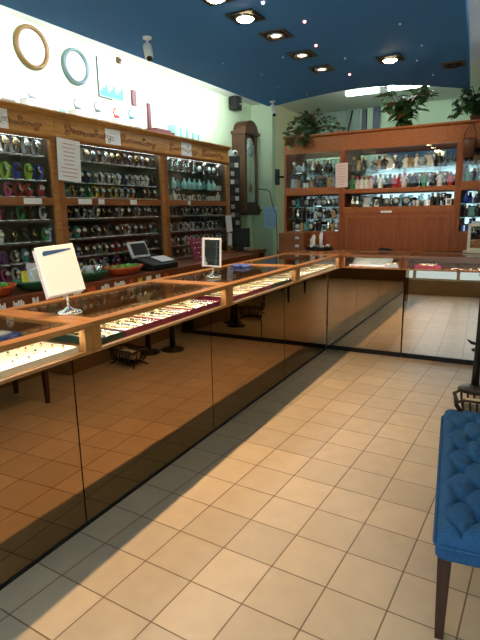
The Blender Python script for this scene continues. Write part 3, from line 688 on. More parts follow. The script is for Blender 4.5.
for i, (c, w) in enumerate(tagc):
    t = thing('price_sticker', f'{c} price sticker on the dark red ledge front, {ORD[i]} from the left', 'price sticker', (-.9985, y+w/2, .958), rot=FX, group='price stickers along the ledge')
    mb = MB(); r = random.Random(i); x = -w/2
    while x < w/2-.01:
        ww = r.uniform(.008, .02); mb.box(x, -.0015, -.019, min(x+ww, w/2), .0, .019 if r.random() > .3 else .008); x += ww+.004
    mb.build('lettering', M[{'white': 'white', 'red': 'orange', 'yellow': 'c_yellow'}[c]], t); y += w+.055

# bowls on the ledge
def bowl(y, r, m, label, fill, ry=1.5, x=-1.13):
    t = thing('bowl', label, 'bowl', (x, y, ZL), group='bowls on the cabinet ledge')
    o = MB().lathe([(0, 0), (r*.55, 0), (r*.72, .012), (r*.95, .055), (r, .07), (r*.94, .068), (r*.68, .02), (0, .012)], n=24); o.xf(Matrix.Diagonal((1, ry, 1, 1))); o.build('dish', M[m], t)
    fill(t, r, ry)
def fill_green(t, r, ry):
    mb = MB(); rnd = random.Random(r)
    for i in range(26): a = rnd.uniform(0, 6.28); q = rnd.uniform(0, .7)*r; mb.sphere((q*cos(a), q*sin(a)*ry, .05+rnd.uniform(0, .012)), .026, n=6)
    struct(mb.build('filling', M['lime'], t), 'stuff')
def fill_packs(t, r, ry):
    for i, (m, y, h, w) in enumerate((('yellow', -.09, .10, .03), ('lgrey', -.01, .15, .07), ('cream', .08, .14, .06), ('white', .0, .12, .05))):
        mb = MB().box(-.012, -w, 0, .012, w, h); mb.xf(Matrix.Translation((-.02+.02*(i % 2), y, .03)) @ Matrix.Rotation(R(-14+6*i), 4, 'Y') @ Matrix.Rotation(R(8*(i-1)), 4, 'X')); mb.build('packet', M[m], t)
def fill_cups(t, r, ry):
    for i in range(3): MB().lathe([(0, .03), (.03, .03), (.04, .11), (.034, .11), (.026, .04), (0, .04)], (0, -.1+.1*i, 0), 12).build('cup', M['lgrey' if i % 2 else 'silver'], t)
bowl(2.03, .12, 'orange', 'orange bowl of green trinkets at the left picture edge', fill_green)
bowl(2.42, .14, 'bowlgreen', 'dark green bowl of yellow and white packets on the ledge', fill_packs)
bowl(2.88, .12, 'bowlgreen', 'dark green bowl of grey cups right of the white-faced tabletop mirror', fill_cups)
bowl(3.28, .135, 'orange', 'orange bowl of green trinkets beside the cash register', fill_green)

# cash register, burgundy board, monitor, desk
t = thing('cash_register', 'black cash register with a grey angled screen and white papers on top', 'cash register', (-1.16, 3.72, ZL))
MB().prism([(-.14, 0), (.15, 0), (.15, .05), (.06, .075), (-.14, .13)], -.18, .18, 'y').build('body', M['black'], t, bevel=.004)
mb = MB().box(-.012, -.12, 0, .012, .12, .15); mb.xf(Matrix.Translation((-.05, -.10, .11)) @ Matrix.Rotation(R(-24), 4, 'Y')); mb.build('screen', M['lgrey'], t, bevel=.006)
mb = MB().box(.0125, -.10, .02, .014, .10, .13); mb.xf(Matrix.Translation((-.05, -.10, .11)) @ Matrix.Rotation(R(-24), 4, 'Y')); mb.build('display', M['black'], t)
mb = MB().box(-.06, -.09, 0, .07, .1, .004); mb.xf(Matrix.Translation((.05, .07, .088)) @ Matrix.Rotation(R(17), 4, 'Y')); mb.build('papers', M['paper'], t)
t = thing('earring_board', 'burgundy board pinned with rows of silver pieces, propped on the ledge of the farthest cabinet', 'jewelry board', (-1.12, 4.52, ZL))
LB = Matrix.Rotation(R(-16), 4, 'Y')
MB().box(-.012, -.16, 0, .012, .16, .24).xf(LB).build('board', M['burg'], t, bevel=.004)
for i in range(5):
    for j in range(4): MB().sphere((.015, -.12+.06*i, .04+.05*j), .011, (.5, 1, 1), n=8).xf(LB).build('pin', M['silver'], t)
MB().box(-.10, -.012, 0, -.01, .012, .010).build('prop', M['burg'], t)
desk = thing('side_desk', 'low brown side desk in the corner behind the monitor', 'desk', (-1.50, 5.94, 0))
bx(-.27, -.34, .96, .27, .34, ZL).build('desk_top', M['brown'], desk)
for y in (-.34, .30): bx(-.27, y, 0, .25, y+.04, .96).build('side_panel', M['base_red'], desk)
bx(-.27, -.30, .1, -.24, .30, .96).build('back_panel', M['base_red'], desk)
t = thing('monitor', 'black computer monitor standing in the far left corner below the clock', 'monitor', (-1.335, 5.76, ZL), rz=R(-42))
MB().box(-.06, -.08, 0, .06, .08, .012).build('stand_base', M['black'], t); bx(-.015, -.03, .012, .015, .03, .10).build('stand_neck', M['black'], t)
bx(-.015, -.115, .05, .015, .115, .29).build('screen_housing', M['black'], t, bevel=.005)
bx(.0151, -.107, .06, .017, .107, .28).build('screen', M['black'], t)

# ------------------------------------------------------------------ left wall: clocks, picture, speaker etc.
def roundclock(y, z, r, rim, label):
    t = thing('wall_clock', label, 'wall clock', (XL, y, z))
    MB().lathe([(0, 0), (r*.8, 0), (r*.82, .02), (0, .02)], n=32, axis='x').build('face', M['white'], t)
    MB().lathe([(r*.78, .0), (r, .0), (r, .03), (r*.92, .05), (r*.80, .035)], n=32, axis='x', ring=True).build('rim', M[rim], t)
    for i in range(12): a = i*pi/6; MB().box(.0202, -.004, r*.62, .022, .004, r*.72).xf(Matrix.Rotation(a, 4, 'X')).build('hour_mark', M['lgrey'], t)
    MB().box(.0221, -.005, -.02, .024, .005, r*.4).xf(Matrix.Rotation(R(50), 4, 'X')).build('hand', M['lgrey'], t); MB().box(.0241, -.004, -.02, .026, .004, r*.55).xf(Matrix.Rotation(R(-60), 4, 'X')).build('hand', M['lgrey'], t)
roundclock(3.115, 2.812, .165, 'goldring', 'round wall clock with a bronze-gold rim, left of the silver one')
roundclock(3.575, 2.772, .15, 'silverrim', 'round wall clock with a silver rim, right of the gold one')
t = thing('glass_picture', 'frameless white picture with a dark left edge and turquoise motif along the bottom', 'picture', (XL, 4.03, 2.755))
bx(.0, -.17, -.17, .012, .17, .17).build('panel', M['paper'], t)
MB().box(.0, -.178, -.17, .016, -.17, .17).box(0, -.178, -.178, .016, .0, -.17).build('edge', M['dark'], t)
mb = MB()
for i in range(9): mb.box(.0121, -.16+i*.036, -.165, .015, -.128+i*.036, -.165+(.05+.03*((i*7) % 3)))
mb.build('motif', M['teal'], t)
t = thing('wall_bracket', 'small brown fitting high on the wall above the picture', 'bracket', (XL, 4.15, 2.95)); bx(0, -.018, -.03, .03, .018, .03).build('block', M['clockw'], t); bx(.03, -.01, -.01, .05, .01, .01).build('lug', M['clockw'], t)
t = thing('banner', 'short burgundy strip hanging on the wall, left of the tall one', 'banner', (XL, 4.355, 2.645)); bx(.0, -.03, -.07, .02, .03, .07).build('strip', M['dburg'], t); bx(.0, -.032, .07, .022, .032, .078).build('clip', M['dburg'], t)
# speaker
t = thing('loudspeaker', 'dark grey loudspeaker mounted high on the left wall near the corner', 'loudspeaker', (XL, 6.38, 2.86))
MB().prism([(.03, -.08), (.03, .08), (.13, .10), (.17, .0), (.13, -.10)], -.02, .20, 'z').build('cabinet', M['black'], t, bevel=.01)
MB().sphere((.165, -.02, .04), .014, n=8).build('badge', M['silver'], t); bx(0, -.03, .06, .03, .03, .14).build('wall_mount', M['black'], t)
# long-case wall clock
t = thing('pendulum_clock', 'tall dark walnut pendulum clock with a pale dial on the left wall', 'clock', (XL, 6.605, 1.50))
d, w = .20, .215
bx(0, -w+.02, .08, d-.03, w-.02, 1.04).build('case', M['clockw'], t)
mb = MB().box(d-.03, -w+.02, .08, d, -w+.07, 1.04).box(d-.03, w-.07, .08, d, w-.02, 1.04).box(d-.03, -w+.07, .08, d, w-.07, .13)
pts = [(.145*cos(a), .87+.16*sin(a)) for a in [pi*i/14 for i in range(15)]]
mb.prism([(w-.07, 1.04)]+[(w-.07, .87)]+pts+[(-w+.07, .87), (-w+.07, 1.04)], d-.03, d, 'x'); mb.build('door_frame', M['clockw'], t)
bx(d-.016, -w+.07, .13, d-.012, w-.07, 1.0).build('door_glass', M['window'], t)
bx(d-.0295, -w+.07, .13, d-.028, w-.07, .9).build('inner_panel', mat('clock_inside', (.5, .62, .5), .5), t)
MB().lathe([(0, 0), (.125, 0), (.125, .006), (0, .006)], (d-.028, 0, .87), 28, axis='x').build('dial', M['dial'], t)
for i in range(12): MB().box(0, -.004, .09, .0015, .004, .115).xf(Matrix.Translation((d-.0215, 0, .87)) @ Matrix.Rotation(i*pi/6, 4, 'X')).build('hour_mark', M['black'], t)
MB().box(d-.021, -.003, .86, d-.019, .003, .97).build('hand', M['black'], t); MB().box(d-.021, -.003, -.01, d-.019, .003, .07).xf(Matrix.Translation((0, 0, .87)) @ Matrix.Rotation(R(110), 4, 'X') @ Matrix.Translation((0, 0, 0))).build('hand', M['black'], t)
MB().cyl((d-.024, 0, .34), (d-.024, 0, .72), .004, n=6).lathe([(0, 0), (.06, 0), (.06, .005), (0, .005)], (d-.027, 0, .32), 20, axis='x').build('pendulum', M['gold'], t)
MB().prism([(-w, .0), (w, .0), (w-.03, -.05), (-w+.03, -.05)], 0, d+.03, 'x').box(0, -w-.015, 0, d+.045, w+.015, .03).box(0, -w, .03, d+.02, w, .08).build('bottom_ledge', M['clockw'], t)
bx(0, -w-.01, 1.04, d+.03, w+.01, 1.075).build('top_ledge', M['clockw'], t)
arch = [((w-.03)*cos(pi*i/16), 1.075+.15*sin(pi*i/16)) for i in range(17)]
MB().prism(arch, .02, d+.015, 'x').build('arched_pediment', M['clockw'], t, bevel=.004)
# carded rack
t = thing('card_rack', 'narrow black standing rack of carded packs between the cabinet and the clock', 'rack', (-1.55, 6.02, ZL), rz=R(-42))
MB().lathe([(0, 0), (.08, 0), (.08, .012), (.02, .02), (0, .02)], n=20).build('base', M['black'], t)
bx(-.015, -.072, .14, .0, .072, 1.20).build('back_board', M['black'], t)
MB().cyl((-.008, 0, .012), (-.008, 0, .15), .012).build('post', M['black'], t)
for i in range(9):
    for s in (-1, 1):
        if (i*5+s) % 4 == 0: continue
        mb = MB().box(.002, -.024, 0, .012, .024, .055); mb.xf(Matrix.Translation((.006*(i % 2), s*.030-.008, .22+.105*i))); mb.build('card', M[('grey', 'lgrey', 'c_navy', 'dark')[(i*3+s) % 4]], t)
MB().sphere((0, 0, 1.235), .042, n=12).build('finial', M['lgrey'], t); MB().lathe([(0, 0), (.02, 0), (0, .004)], (.041, 0, 1.235), 12, axis='x').build('finial_dot', M['black'], t)
notice('paper_notice', .10, .20, (CF+.022, 5.53, 1.36), (0, R(-6), R(75)), 'white crumpled paper hanging at the end of the farthest left-wall cabinet', 0)
notice('paper_notice', .07, .15, (CF+.022, 5.545, 1.17), (0, R(4), R(75)), 'narrow paper strip below the crumpled one at the cabinet end', 0)

# objects on top of the left cabinets (top at 2.262)
ZK = 2.262
def topbox(y, w, d, h, label, fig, x=-1.58):
    t = thing('display_box', label, 'display box', (x, y, ZK), group='white display boxes on top of the cabinets')
    bx(-d, -w, 0, d, w, h).build('box', M['white'], t, bevel=.003)
    bx(-d*1.03, -w*1.03, h, d*1.03, w*1.03, h+.012).build('lid', M['paper'], t)
    if fig: MB().box(d+.0002, -w*.6, h*.35, d+.002, w*.6, h*.5).build('label_print', M['grey' if fig == 1 else 'aqua'], t)
def topfig(y, m, label, z, x=-1.50):
    t = thing('swan_figurine', label, 'figurine', (x, y, z), group='small figurines on the display boxes')
    MB().lathe([(0, 0), (.03, 0), (.034, .008), (.02, .016), (0, .016)], n=12).build('foot', M['white'], t)
    MB().sphere((0, 0, .03), .022, (1, 1.6, .7), n=8).build('body', M[m], t)
    MB().tube([(0, -.028, .03), (0, -.042, .06), (0, -.036, .09), (0, -.018, .10), (0, -.010, .088)], [.008, .006, .006, .008, .004], 7).build('neck', M[m], t)
tb = [(2.62, .10, .07, .10, 1), (2.90, .12, .08, .075, 1), (3.13, .06, .06, .12, 2), (3.36, .09, .07, .07, 1), (3.60, .09, .07, .085, 1), (3.84, .08, .07, .07, 2), (4.05, .08, .07, .09, 1)]
for i, (y, w, d, h, fg) in enumerate(tb): topbox(y, w, d, h, f'white display box on the cabinet top, {ORD[i]} from the left', fg)
for i, (bi, m) in enumerate(((1, 'grey'), (3, 'c_grey'), (4, 'c_grey'), (5, 'c_red'), (6, 'c_teal'))):
    y, w, d, h, fg = tb[bi]; topfig(y, m, f'small {"red" if m == "c_red" else "teal" if m == "c_teal" else "grey"} swan figurine on the {ORD[bi]} white box of the cabinet top', ZK+h+.012, -1.58)
t = thing('necklace_stand', 'burgundy T-shaped stand on a flat burgundy base on the cabinet top', 'jewelry stand', (-1.56, 4.42, ZK))
bx(-.07, -.20, 0, .07, .20, .055).build('base', M['dburg'], t, bevel=.003); bx(-.012, -.15, .055, .012, -.11, .30).build('post', M['dburg'], t); bx(-.05, -.10, .055, .05, .16, .075).build('pad', M['dburg'], t)
for i in range(5):
    t = thing('package', f'pale aqua package on the farthest cabinet top, {ORD[i]} of five from the left', 'package', (-1.57, 4.72+.115*i, ZK), group='pale aqua packages on the cabinet top')
    h = .15-.012*i; bx(-.05, -.045, 0, .05, .045, h).build('carton', M['aqua'], t, bevel=.003); bx(-.051, .012, .0, .0515, .02, h+.001).build('ribbon', M['white'], t)

# security cameras
def cctv(loc, rz, label):
    t = thing('security_camera', label, 'security camera', loc, rz=rz, group='white security cameras')
    MB().lathe([(0, 0), (.032, 0), (.030, -.014), (.012, -.018), (0, -.018)], n=16).build('mount', M['white'], t)
    MB().tube([(0, 0, -.016), (0, .0, -.05), (0, -.018, -.07)], .009, 8).build('arm', M['white'], t)
    mb = MB().lathe([(0, -.08), (.020, -.08), (.030, -.06), (.032, .05), (.030, .055), (0, .055)], n=16, axis='y'); mb.xf(Matrix.Translation((0, -.02, -.098)) @ Matrix.Rotation(R(50), 4, 'X')); mb.build('body', M['white'], t)
    mb = MB().lathe([(0, .0), (.021, .0), (.021, .004), (0, .004)], n=16, axis='y'); mb.xf(Matrix.Translation((0, -.02, -.098)) @ Matrix.Rotation(R(50), 4, 'X') @ Matrix.Translation((0, -.083, 0)) ); mb.build('lens', M['black'], t)
x, y = K(-.828, 3.367); cctv((x, y, 2.72), R(45), 'white bullet security camera under the blue ceiling, above the burgundy stand')
x, y = K(-.985, 5.97); cctv((x, y, 2.72), R(40), 'white security camera at the far left corner of the blue ceiling')

# ------------------------------------------------------------------ back wall bits
notice('paper_notice', .215, .30, (-1.49, YB-.002, 1.41), (0, R(3), 0), 'light blue paper notice on the green back wall', 6, 'bluepaper')
tag(MB().tube([(-1.72, YB-.012, 1.83), (-1.55, YB-.012, 1.81), (-1.50, YB-.012, 1.78), (-1.46, YB-.012, 1.6), (-1.40, YB-.012, 1.45), (-1.385, YB-.012, 1.05), (-1.39, YB-.012, .3)], .007, 6).build('cable', M['dark']), 'dark cable running down the green back wall beside the back cabinet', 'cable')
tag(MB().tube([(-.62, YFAR-.04, 2.98), (-.66, YFAR-.10, 2.7), (-.65, YFAR-.12, 2.5), (-.5, YFAR-.12, 2.3), (-.45, YFAR-.1, 2.0)], .012, 6).build('cable', M['black']), 'thick black cable looping down in front of the far panels', 'cable')

# ------------------------------------------------------------------ back cabinet
BF, BBK = 6.30, 6.68
def back_bay(x0, x1, label, kind):
    t = thing('display_cabinet', label, 'display cabinet', (x0, BF, 0), group='reddish wood display cabinets at the back')
    L = x1-x0; d = BBK-BF; s = .035
    bx(.001, d-.012, 0, L-.001, d, 2.405).build('back_panel', M['wallwhite'] if kind == 'c' else M['lgrey'], t)
    MB().box(.022, d-.02, 1.24, L-.022, d-.013, 2.31).build('back_mirror', M['mirback'], t)
    for x in (.001, L-.021): bx(x, .02, 0, x+.02, d-.012, 2.32).build('side_panel', M['red_v'], t)
    bx(.021, .02, 2.32, L-.021, d-.012, 2.34).build('roof_board', M['brown'], t)
    bx(.0005, -.004, 2.205, L-.0005, .02, 2.40).build('frieze', M['red_w'], t)
    MB().prism([(-.004, 2.385), (-.03, 2.40), (-.03, 2.42), (d, 2.42), (d, 2.405), (.02, 2.405), (.02, 2.385)], .0003, L-.0003, 'x').build('cornice', M['red_w'], t)
    for x in (.001, L-s): bx(x, -.002, 1.0, x+s-.001, .02, 2.205).build('stile', M['red_v'], t, bevel=.002)
    bx(s, 0, 1.695, L-s, d-.021, 1.745 if kind == 'c' else 1.785).build('mid_rail', M['red_w'], t)
    bx(.022, .03, 1.955, L-.022, d-.021, 1.963).build('glass_shelf', M['glassshelf'], t)
    if kind == 'c':
        bx(s, 0, 1.46, L-s, d-.021, 1.53).build('lower_rail', M['red_w'], t)
        bx(s, .008, 1.0, L-s, .024, 1.46).build('door_panel', M['red_v'], t)
        mb = MB().box(s+.03, 0, 1.40, L-s-.03, .008, 1.425).box(s+.03, 0, 1.06, s+.05, .008, 1.40).box(L-s-.05, 0, 1.06, L-s-.03, .008, 1.40); mb.build('door_bead', M['red_w'], t)
    else:
        for zz in (1.545, 1.395): bx(.022, .03, zz-.008, L-.022, d-.021, zz).build('glass_shelf', M['glassshelf'], t)
        bx(s, 0, 1.215, L-s, d-.021, 1.235).build('lower_rail', M['red_w'], t)
        bx(s, .008, 1.0, L-s, .024, 1.215).build('door_panel', M['red_v'], t)
    bx(.001, -.02, 0, L-.001, .02, 1.0).build('base_cabinet', M['red_w'], t)
    MB().box(.05, .045, 2.28, L-.05, .075, 2.315).build('light_strip', M['backstrip'], t)
    g = s+.002
    bx(g, .010, 1.787, L-g, .014, 2.203).build('glass_door', M['window'], t)
M['backstrip'] = emis('cabinet_light', (.92, 1., .98), 1.7)
back_bay(-.976, -.20, 'left bay of the reddish back cabinet, crystal and silver above drawers', 'l')
back_bay(-.20, 1.128, 'middle bay of the back cabinet with a large plain wood panel below', 'c')
back_bay(1.128, 2.25, 'right bay of the back cabinet behind the cream-framed mirror', 'r')
def gift_row(x0, x1, z, cnt, kinds, row, bay, sc, y=BF+.10, dep=.0):
    for i in range(cnt):
        k = kinds[i % len(kinds)] if random.random() < .3 else random.choice(kinds)
        gift(k, (x0+(x1-x0)*(i+.5)/cnt, y+random.uniform(-.01, .01)+dep, z+.0008), random.uniform(-.3, .3), f'{k}, {ORD[i]} from the left, {row}, {bay} bay of back cabinet', f'gifts, {row}, {bay} bay of back cabinet', sc*random.uniform(.88, 1.0))
sil = ['silver goblet', 'crystal goblet', 'silver vase', 'crystal vase', 'silver table clock', 'dark figurine', 'silver photo frame', 'brown figurine']
figs = ['dark figurine', 'brown figurine', 'white figurine', 'silver table clock', 'dark table clock', 'brown figurine', 'dark figurine', 'silver photo frame', 'silver goblet', 'crystal vase']
reds = ['red figurine', 'pink figurine', 'white figurine', 'dark figurine', 'silver goblet', 'green figurine', 'crystal vase', 'white figurine', 'dark figurine', 'silver vase']
blues = ['blue gift box', 'silver vase', 'crystal vase', 'silver photo frame', 'dark figurine', 'white gift box', 'pale blue display card', 'dark table clock', 'silver goblet', 'white display card']
low = ['dark table clock', 'silver table clock', 'silver photo frame', 'dark photo frame', 'crystal goblet', 'silver goblet', 'dark figurine', 'pale blue display card', 'silver vase', 'brown figurine']
gift_row(-.91, -.25, 1.963, 10, sil, 'top shelf', 'left', 1.3)
gift_row(-.91, -.25, 1.785, 11, ['crystal goblet', 'brown figurine', 'silver goblet', 'white gift box', 'silver photo frame', 'crystal vase', 'dark figurine'], 'second shelf', 'left', 1.2)
gift_row(-.91, -.25, 1.545, 11, low, 'third shelf', 'left', 1.1)
gift_row(-.91, -.25, 1.395, 11, low, 'fourth shelf', 'left', 1.05)
gift_row(-.91, -.25, 1.235, 11, low, 'bottom shelf', 'left', 1.15)
gift_row(-.12, 1.06, 1.963, 19, figs, 'top shelf', 'middle', 1.35)
gift_row(-.12, 1.06, 1.745, 21, reds, 'second shelf', 'middle', 1.35)
gift_row(-.12, 1.06, 1.53, 20, blues, 'third shelf', 'middle', 1.2)
gift_row(1.18, 1.5, 1.963, 5, ['dark figurine', 'silver vase', 'brown figurine'], 'top shelf', 'right', 1.2)
gift_row(1.18, 1.5, 1.785, 5, ['green figurine', 'dark figurine', 'silver goblet'], 'second shelf', 'right', 1.2)
gift_row(1.18, 1.5, 1.545, 5, ['blue vase', 'dark photo frame', 'dark figurine', 'blue gift box'], 'third shelf', 'right', 1.15)
gift_row(1.18, 1.5, 1.395, 5, ['dark figurine', 'dark photo frame', 'dark figurine', 'dark table clock'], 'fourth shelf', 'right', 1.15)
gift_row(1.18, 1.5, 1.235, 5, ['blue gift box', 'pale blue display card', 'blue vase', 'dark table clock'], 'bottom shelf', 'right', 1.2)
# drawers box in front of left bay
t = thing('drawer_box', 'low wooden chest with two drawers below the left bay shelves', 'drawer chest', (-.77, 6.14, 1.0))
bx(-.19, -.10, -1.0, .19, .112, 0).build('pedestal', M['red_w'], t)
bx(-.17, -.09, 0, .17, .12, .225).build('carcass', M['red_w'], t)
for zz in (.02, .12):
    o = bx(-.16, -.10, zz, .16, -.09, zz+.085).build('drawer', M['brown'], t); MB().box(.06, -.104, zz+.03, .11, -.1, zz+.06).build('label_holder', M['lgrey'], o)
notice('paper_notice', .155, .29, (-.205, BF-.008, 1.915), (0, R(-1), 0), 'pinkish paper notice on the post between left and middle bays of the back cabinet', 8, 'pinkpaper', 'redink')
notice('price_tag', .13, .025, (.35, BF-.004, 1.468), (0, 0, 0), 'white shelf label under the third shelf of the middle bay', 1, cat='shelf label')
t = thing('wall_bracket', 'black swivel bracket fixed to the left side of the back cabinet', 'bracket', (-.976, 6.40, 1.94))
bx(-.16, -.04, -.10, -.12, .04, .10).build('plate', M['black'], t, bevel=.006); MB().cyl((-.12, 0, 0), (0, 0, 0), .014).build('arm', M['black'], t)

# ------------------------------------------------------------------ plants
def leaf(mb, p, d, up, L, W, m=0):
    d = Vector(d).normalized(); s = d.cross(Vector(up))
    s = s.normalized() if s.length > 1e-4 else Vector((1, 0, 0)); n = s.cross(d)
    p = Vector(p)
    a = [p, p+d*L*.35+s*W*.5+n*L*.06, p+d*L*.35-s*W*.5+n*L*.06, p+d*L*.72+s*W*.38-n*L*.02, p+d*L*.72-s*W*.38-n*L*.02, p+d*L-n*L*.15, p+d*L*.4, p+d*L*.72-n*L*.05]
    mb.add(a, [(0, 1, 6), (0, 6, 2), (1, 3, 7, 6), (6, 7, 4, 2), (3, 5, 7), (7, 5, 4)], m, True)
def potted(name, label, loc, stems, mats, pot_r, pot_h, seed, leafL=.08, leafW=.045, dens=6):
    r = random.Random(seed); t = thing(name, label, 'plant', loc)
    MB().lathe([(0, 0), (pot_r*.75, 0), (pot_r, pot_h), (pot_r*1.06, pot_h), (pot_r*1.06, pot_h*.86), (pot_r*.9, pot_h*.86), (0, pot_h*.85)][:4]+[(pot_r*.92, pot_h*.98), (0, pot_h*.9)], n=18).build('pot', M['pot'], t)
    sm = MB(); lm = MB()
    for st in stems:
        sm.tube(st, [.006*(1-.6*i/(len(st)-1)) for i in range(len(st))], 5)
        for i in range(len(st)-1):
            a, b = Vector(st[i]), Vector(st[i+1])
            for k in range(dens):
                p = a.lerp(b, (k+r.random())/dens)
                an = r.uniform(0, 2*pi); d = Vector((cos(an), sin(an), r.uniform(-.7, .5)))
                leaf(lm, p, d, (r.uniform(-.4, .4), r.uniform(-.4, .4), 1), leafL*r.uniform(.6, 1.2), leafW*r.uniform(.6, 1.2), r.choices(range(len(mats)), [6, 3, 1][:len(mats)])[0])
    sm.build('stems', M['stem'], t); lm.build('foliage', [M[m] for m in mats], t)
ZP = 2.42
r = random.Random(3)
st = []
for i in range(26):
    x0 = r.uniform(-.05, .05); dx = r.uniform(-.30, .46); up = r.uniform(.0, .26)
    st.append([(x0, 0, .1), (x0+dx*.4, r.uniform(-.12, .1), .12+up*.8), (x0+dx*.8, r.uniform(-.16, .1), .06+up*.7), (x0+dx, r.uniform(-.18, .0), max(.02, up*.5-.04))])
for i in range(8):
    dx = r.uniform(-.22, .10); st.append([(0, 0, .1), (dx*.7, -.12, .10), (dx, -.26, .04), (dx+r.uniform(-.03, .03), -.275, -.05), (dx+r.uniform(-.03, .03), -.27, r.uniform(-.16, -.09))])
potted('trailing_plant', 'dark trailing pot plant on the left end of the back cabinet', (-.70, 6.52, ZP), st, ['leafd', 'leaf', 'leafr'], .09, .1, 5, .075, .05, 5)
r = random.Random(9); st = []
for i in range(18):
    dx, dy = r.uniform(-.30, .34), r.uniform(-.2, .12); h = r.uniform(.14, .46)
    st.append([(0, 0, .08), (dx*.3, dy*.3, .08+h*.55), (dx*.75, dy*.8, .08+h*.95), (dx*1.05, dy, .05+h*.8)])
potted('leafy_plant', 'tall leafy plant with russet leaves on the middle of the back cabinet', (.46, 6.56, ZP), st, ['leaf', 'leafd', 'leafr'], .08, .045, 8, .15, .075, 4)
r = random.Random(12); st = []
for i in range(22):
    dx = r.uniform(-.28, .4); up = r.uniform(.02, .3)
    st.append([(0, 0, .1), (dx*.5, r.uniform(-.1, .1), .1+up), (dx, r.uniform(-.16, .1), .03+up*.6)])
for i in range(12):
    dx = r.uniform(.08, .42); st.append([(0, 0, .1), (dx*.6, -.14, .1), (dx, -.27, .02), (dx+.02, -.28, -.12), (dx+r.uniform(-.02, .06), -.275, r.uniform(-.34, -.2))])
potted('trailing_plant', 'dark trailing pot plant on the right end of the back cabinet', (1.27, 6.50, ZP), st, ['leafd', 'leaf', 'leafd'], .09, .07, 15, .085, .055, 8)
r = random.Random(21); lm = MB()
t = thing('hanging_planter', 'brown hanging basket below the trailing plant at the right', 'planter', (1.225, 6.185, 2.03))
MB().lathe([(0, 0), (.055, 0), (.075, .17), (.07, .19), (.062, .17), (0, .16)], n=16).build('basket', M['pot'], t)
MB().tube([(-.06, 0, .18), (-.05, .02, .26), (0, .05, .355), (.05, .02, .26), (.06, 0, .18)], .006, 6).build('handle', M['stem'], t)
MB().tube([(0, .05, .35), (0, .09, .36), (0, .105, .35)], .006, 6).build('hook', M['blackm'], t)

# ------------------------------------------------------------------ bench
def bench():
    ang = R(5.7)
    t = thing('bench', 'blue button-tufted upholstered bench on dark tapered wooden legs', 'bench', (1.787, 2.195, 0), rz=ang)
    W, L, z0, z1 = .25, .578, .365, .412
    def sup(w, l, zz, rr=.03):
        pts = []
        for sx, sy, a0 in ((1, 1, 0), (-1, 1, 90), (-1, -1, 180), (1, -1, 270)):
            for k in range(5):
                a = R(a0+k*22.5); pts.append((sx*(w-rr)+rr*cos(a), sy*(l-rr)+rr*sin(a), zz))
        return pts
    mb = MB(); rings = [sup(W-.006, L-.006, z0), sup(W, L, z0+.006), sup(W, L, z1)]
    k = len(rings[0]); vs = sum(rings, []); fs = [tuple(range(k))[::-1]]
    for q in range(2):
        for i in range(k): fs.append((q*k+i, q*k+(i+1) % k, (q+1)*k+(i+1) % k, (q+1)*k+i))
    fs.append(tuple(range(2*k, 3*k))); mb.add(vs, fs, 0).build('apron', M['bench'], t)
    MB().tube(sup(W+.003, L+.003, z1+.004), .007, 6, 0, True).build('piping', M['bench'], t)
    # tufted cushion
    nx, ny = 46, 106; px, py = .115, .13
    btn = []
    for j in range(-5, 6):
        for i in range(-2, 3):
            x = i*px+(px/2 if j % 2 else 0); y = j*py*.85
            if abs(x) < W-.04 and abs(y) < L-.04: btn.append((x, y))
    vs = []; 
    for j in range(ny):
        for i in range(nx):
            u = -1+2*i/(nx-1); v = -1+2*j/(ny-1)
            x, y = u*(W-.0), v*(L-.0)
            edge = min((W-abs(x)), (L-abs(y)))
            h = .058*(1-(1-min(edge/.055, 1))**2.2)**.5 if edge < .055 else .058
            # diamond pleats between buttons
            a = (x/px+y/(2*py*.85))*1.0; b = (x/px-y/(2*py*.85))
            da = abs(a-round(a)); db = abs(b-round(b))
            pl = .022*math.exp(-(da/.07)**2)+.022*math.exp(-(db/.07)**2)
            dm = min((x-bx_)**2+(y-by_)**2 for bx_, by_ in btn)**.5
            h -= (pl*.9+.030*math.exp(-(dm/.026)**2))*min(1, edge/.05)
            vs.append((x, y, z1+.004+max(h, 0)))
    fs = [(j*nx+i, j*nx+i+1, (j+1)*nx+i+1, (j+1)*nx+i) for j in range(ny-1) for i in range(nx-1)]
    MB().add(vs, fs, 0, True).build('tufted_cushion', M['bench'], t)
    for x, y in btn: MB().sphere((x, y, z1+.024), .011, (1, 1, .6), n=8).build('button', M['button'], t)
    for sx in (-1, 1):
        for sy in (-1, 1):
            x, y = sx*(W-.032), sy*(L-.085 if sy < 0 else L-.05); a, b = .024, .015
            mb = MB(); vs = [(x+p*b, y+q*b, 0) for p, q in ((-1, -1), (1, -1), (1, 1), (-1, 1))]+[(x+p*a, y+q*a, z0) for p, q in ((-1, -1), (1, -1), (1, 1), (-1, 1))]
            mb.add(vs, [(3, 2, 1, 0), (4, 5, 6, 7)]+[(i, (i+1) % 4, 4+(i+1) % 4, 4+i) for i in range(4)]).build('leg', M['legwood'], t, bevel=.003)
bench()
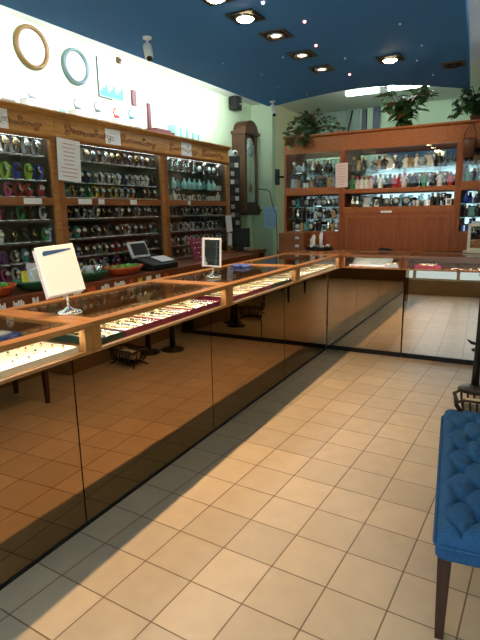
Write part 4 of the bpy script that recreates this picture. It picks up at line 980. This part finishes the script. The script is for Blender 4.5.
# pole stands with round bases
def pole(x, y, label):
    t = thing('display_pole', label, 'pole stand', (x, y, 0), group='black pole stands')
    MB().lathe([(0, 0), (.13, 0), (.132, .010), (.11, .022), (.05, .026), (.034, .05), (0, .05)], n=28).build('base', M['blackm'], t)
    MB().lathe([(.033, .05), (.028, .2), (.024, .3), (.020, .6), (.020, 1.22), (.028, 1.24), (.028, 1.26), (0, 1.27)], n=14).build('pole', M['blackm'], t)
    MB().tube([(-.018, 0, .40), (-.05, 0, .405), (-.085, 0, .43)], [.012, .014, .006], 8).build('hook', M['blackm'], t)
    MB().lathe([(.022, 0), (.034, .01), (.034, .05), (.022, .06)], (0, 0, .95), 14, ring=True).build('collar', M['blackm'], t)
pole(1.545, 4.48, 'black pole stand at the right picture edge behind the magazine basket')
pole(1.72, 4.27, 'black pole stand beside the other one, seen mostly in the bronze mirrors')
# magazine basket
t = thing('magazine_basket', 'dark slatted magazine basket of newspapers beyond the blue bench', 'magazine basket', (1.63, 3.84, 0), rz=R(8))
t.scale = (1, 1, .80)
for s in (-1, 1):
    MB().tube([(-.17, s*.11, .19), (-.14, s*.115, .215), (0, s*.10, .20), (.14, s*.115, .215), (.17, s*.11, .19)], .012, 8).build('rim', M['wicker'], t)
    for i in range(7):
        x = -.135+.045*i; MB().tube([(x, s*.105, .20), (x*.97, s*.125, .14), (x*.92, s*.10, .07), (x*.85, s*.04, .045)], .008, 6).build('slat', M['wicker'], t)
    MB().tube([(s*.17, -.11, .19), (s*.19, 0, .225), (s*.17, .11, .19)], .013, 8).build('end_rim', M['wicker'], t)
    for q in (-1, 1): MB().tube([(s*.13, q*.05, .05), (s*.16, q*.09, .012), (s*.175, q*.10, .008)], [.011, .010, .008], 8).build('foot', M['wicker'], t)
    for q in (-.06, 0, .06): MB().tube([(s*.185, q, .21), (s*.18, q, .13), (s*.13, q*.8, .05)], .007, 6).build('slat', M['wicker'], t)
bx(-.14, -.06, .038, .14, .06, .05).build('bottom', M['wicker'], t)
for i in range(3):
    o = thing('newspaper', f'folded newspaper in the magazine basket, {["lowest", "middle", "topmost"][i]} of three', 'newspaper', (1.63, 3.84, .075+.021*i), rot=(0, 0, R(8+(i-1)*3)), group='newspapers in the basket')
    MB().box(-.12, -.065, 0, .12, .065, .018).build('folded_sheets', M['news'], o, bevel=.004)
    MB().box(-.11, -.066, .018, .10, .05, .0195).build('front_page', M['newsl'], o)

# ------------------------------------------------------------------ world and view
w = bpy.data.worlds.new('world'); S.world = w; w.use_nodes = True
bg = w.node_tree.nodes['Background']; bg.inputs[0].default_value = (.70, .86, 1., 1); bg.inputs[1].default_value = 3.2
S.view_settings.view_transform = 'Standard'; S.view_settings.look = 'None'; S.view_settings.gamma = 1; S.view_settings.use_curve_mapping = False
S.view_settings.exposure = 0.
c = S.cycles
c.use_denoising = True
try: c.denoiser = 'OPENIMAGEDENOISE'
except Exception: pass
c.max_bounces = 10; c.diffuse_bounces = 4; c.glossy_bounces = 6; c.transparent_max_bounces = 24; c.transmission_bounces = 6
c.sample_clamp_indirect = 6.; c.caustics_reflective = False; c.caustics_refractive = False
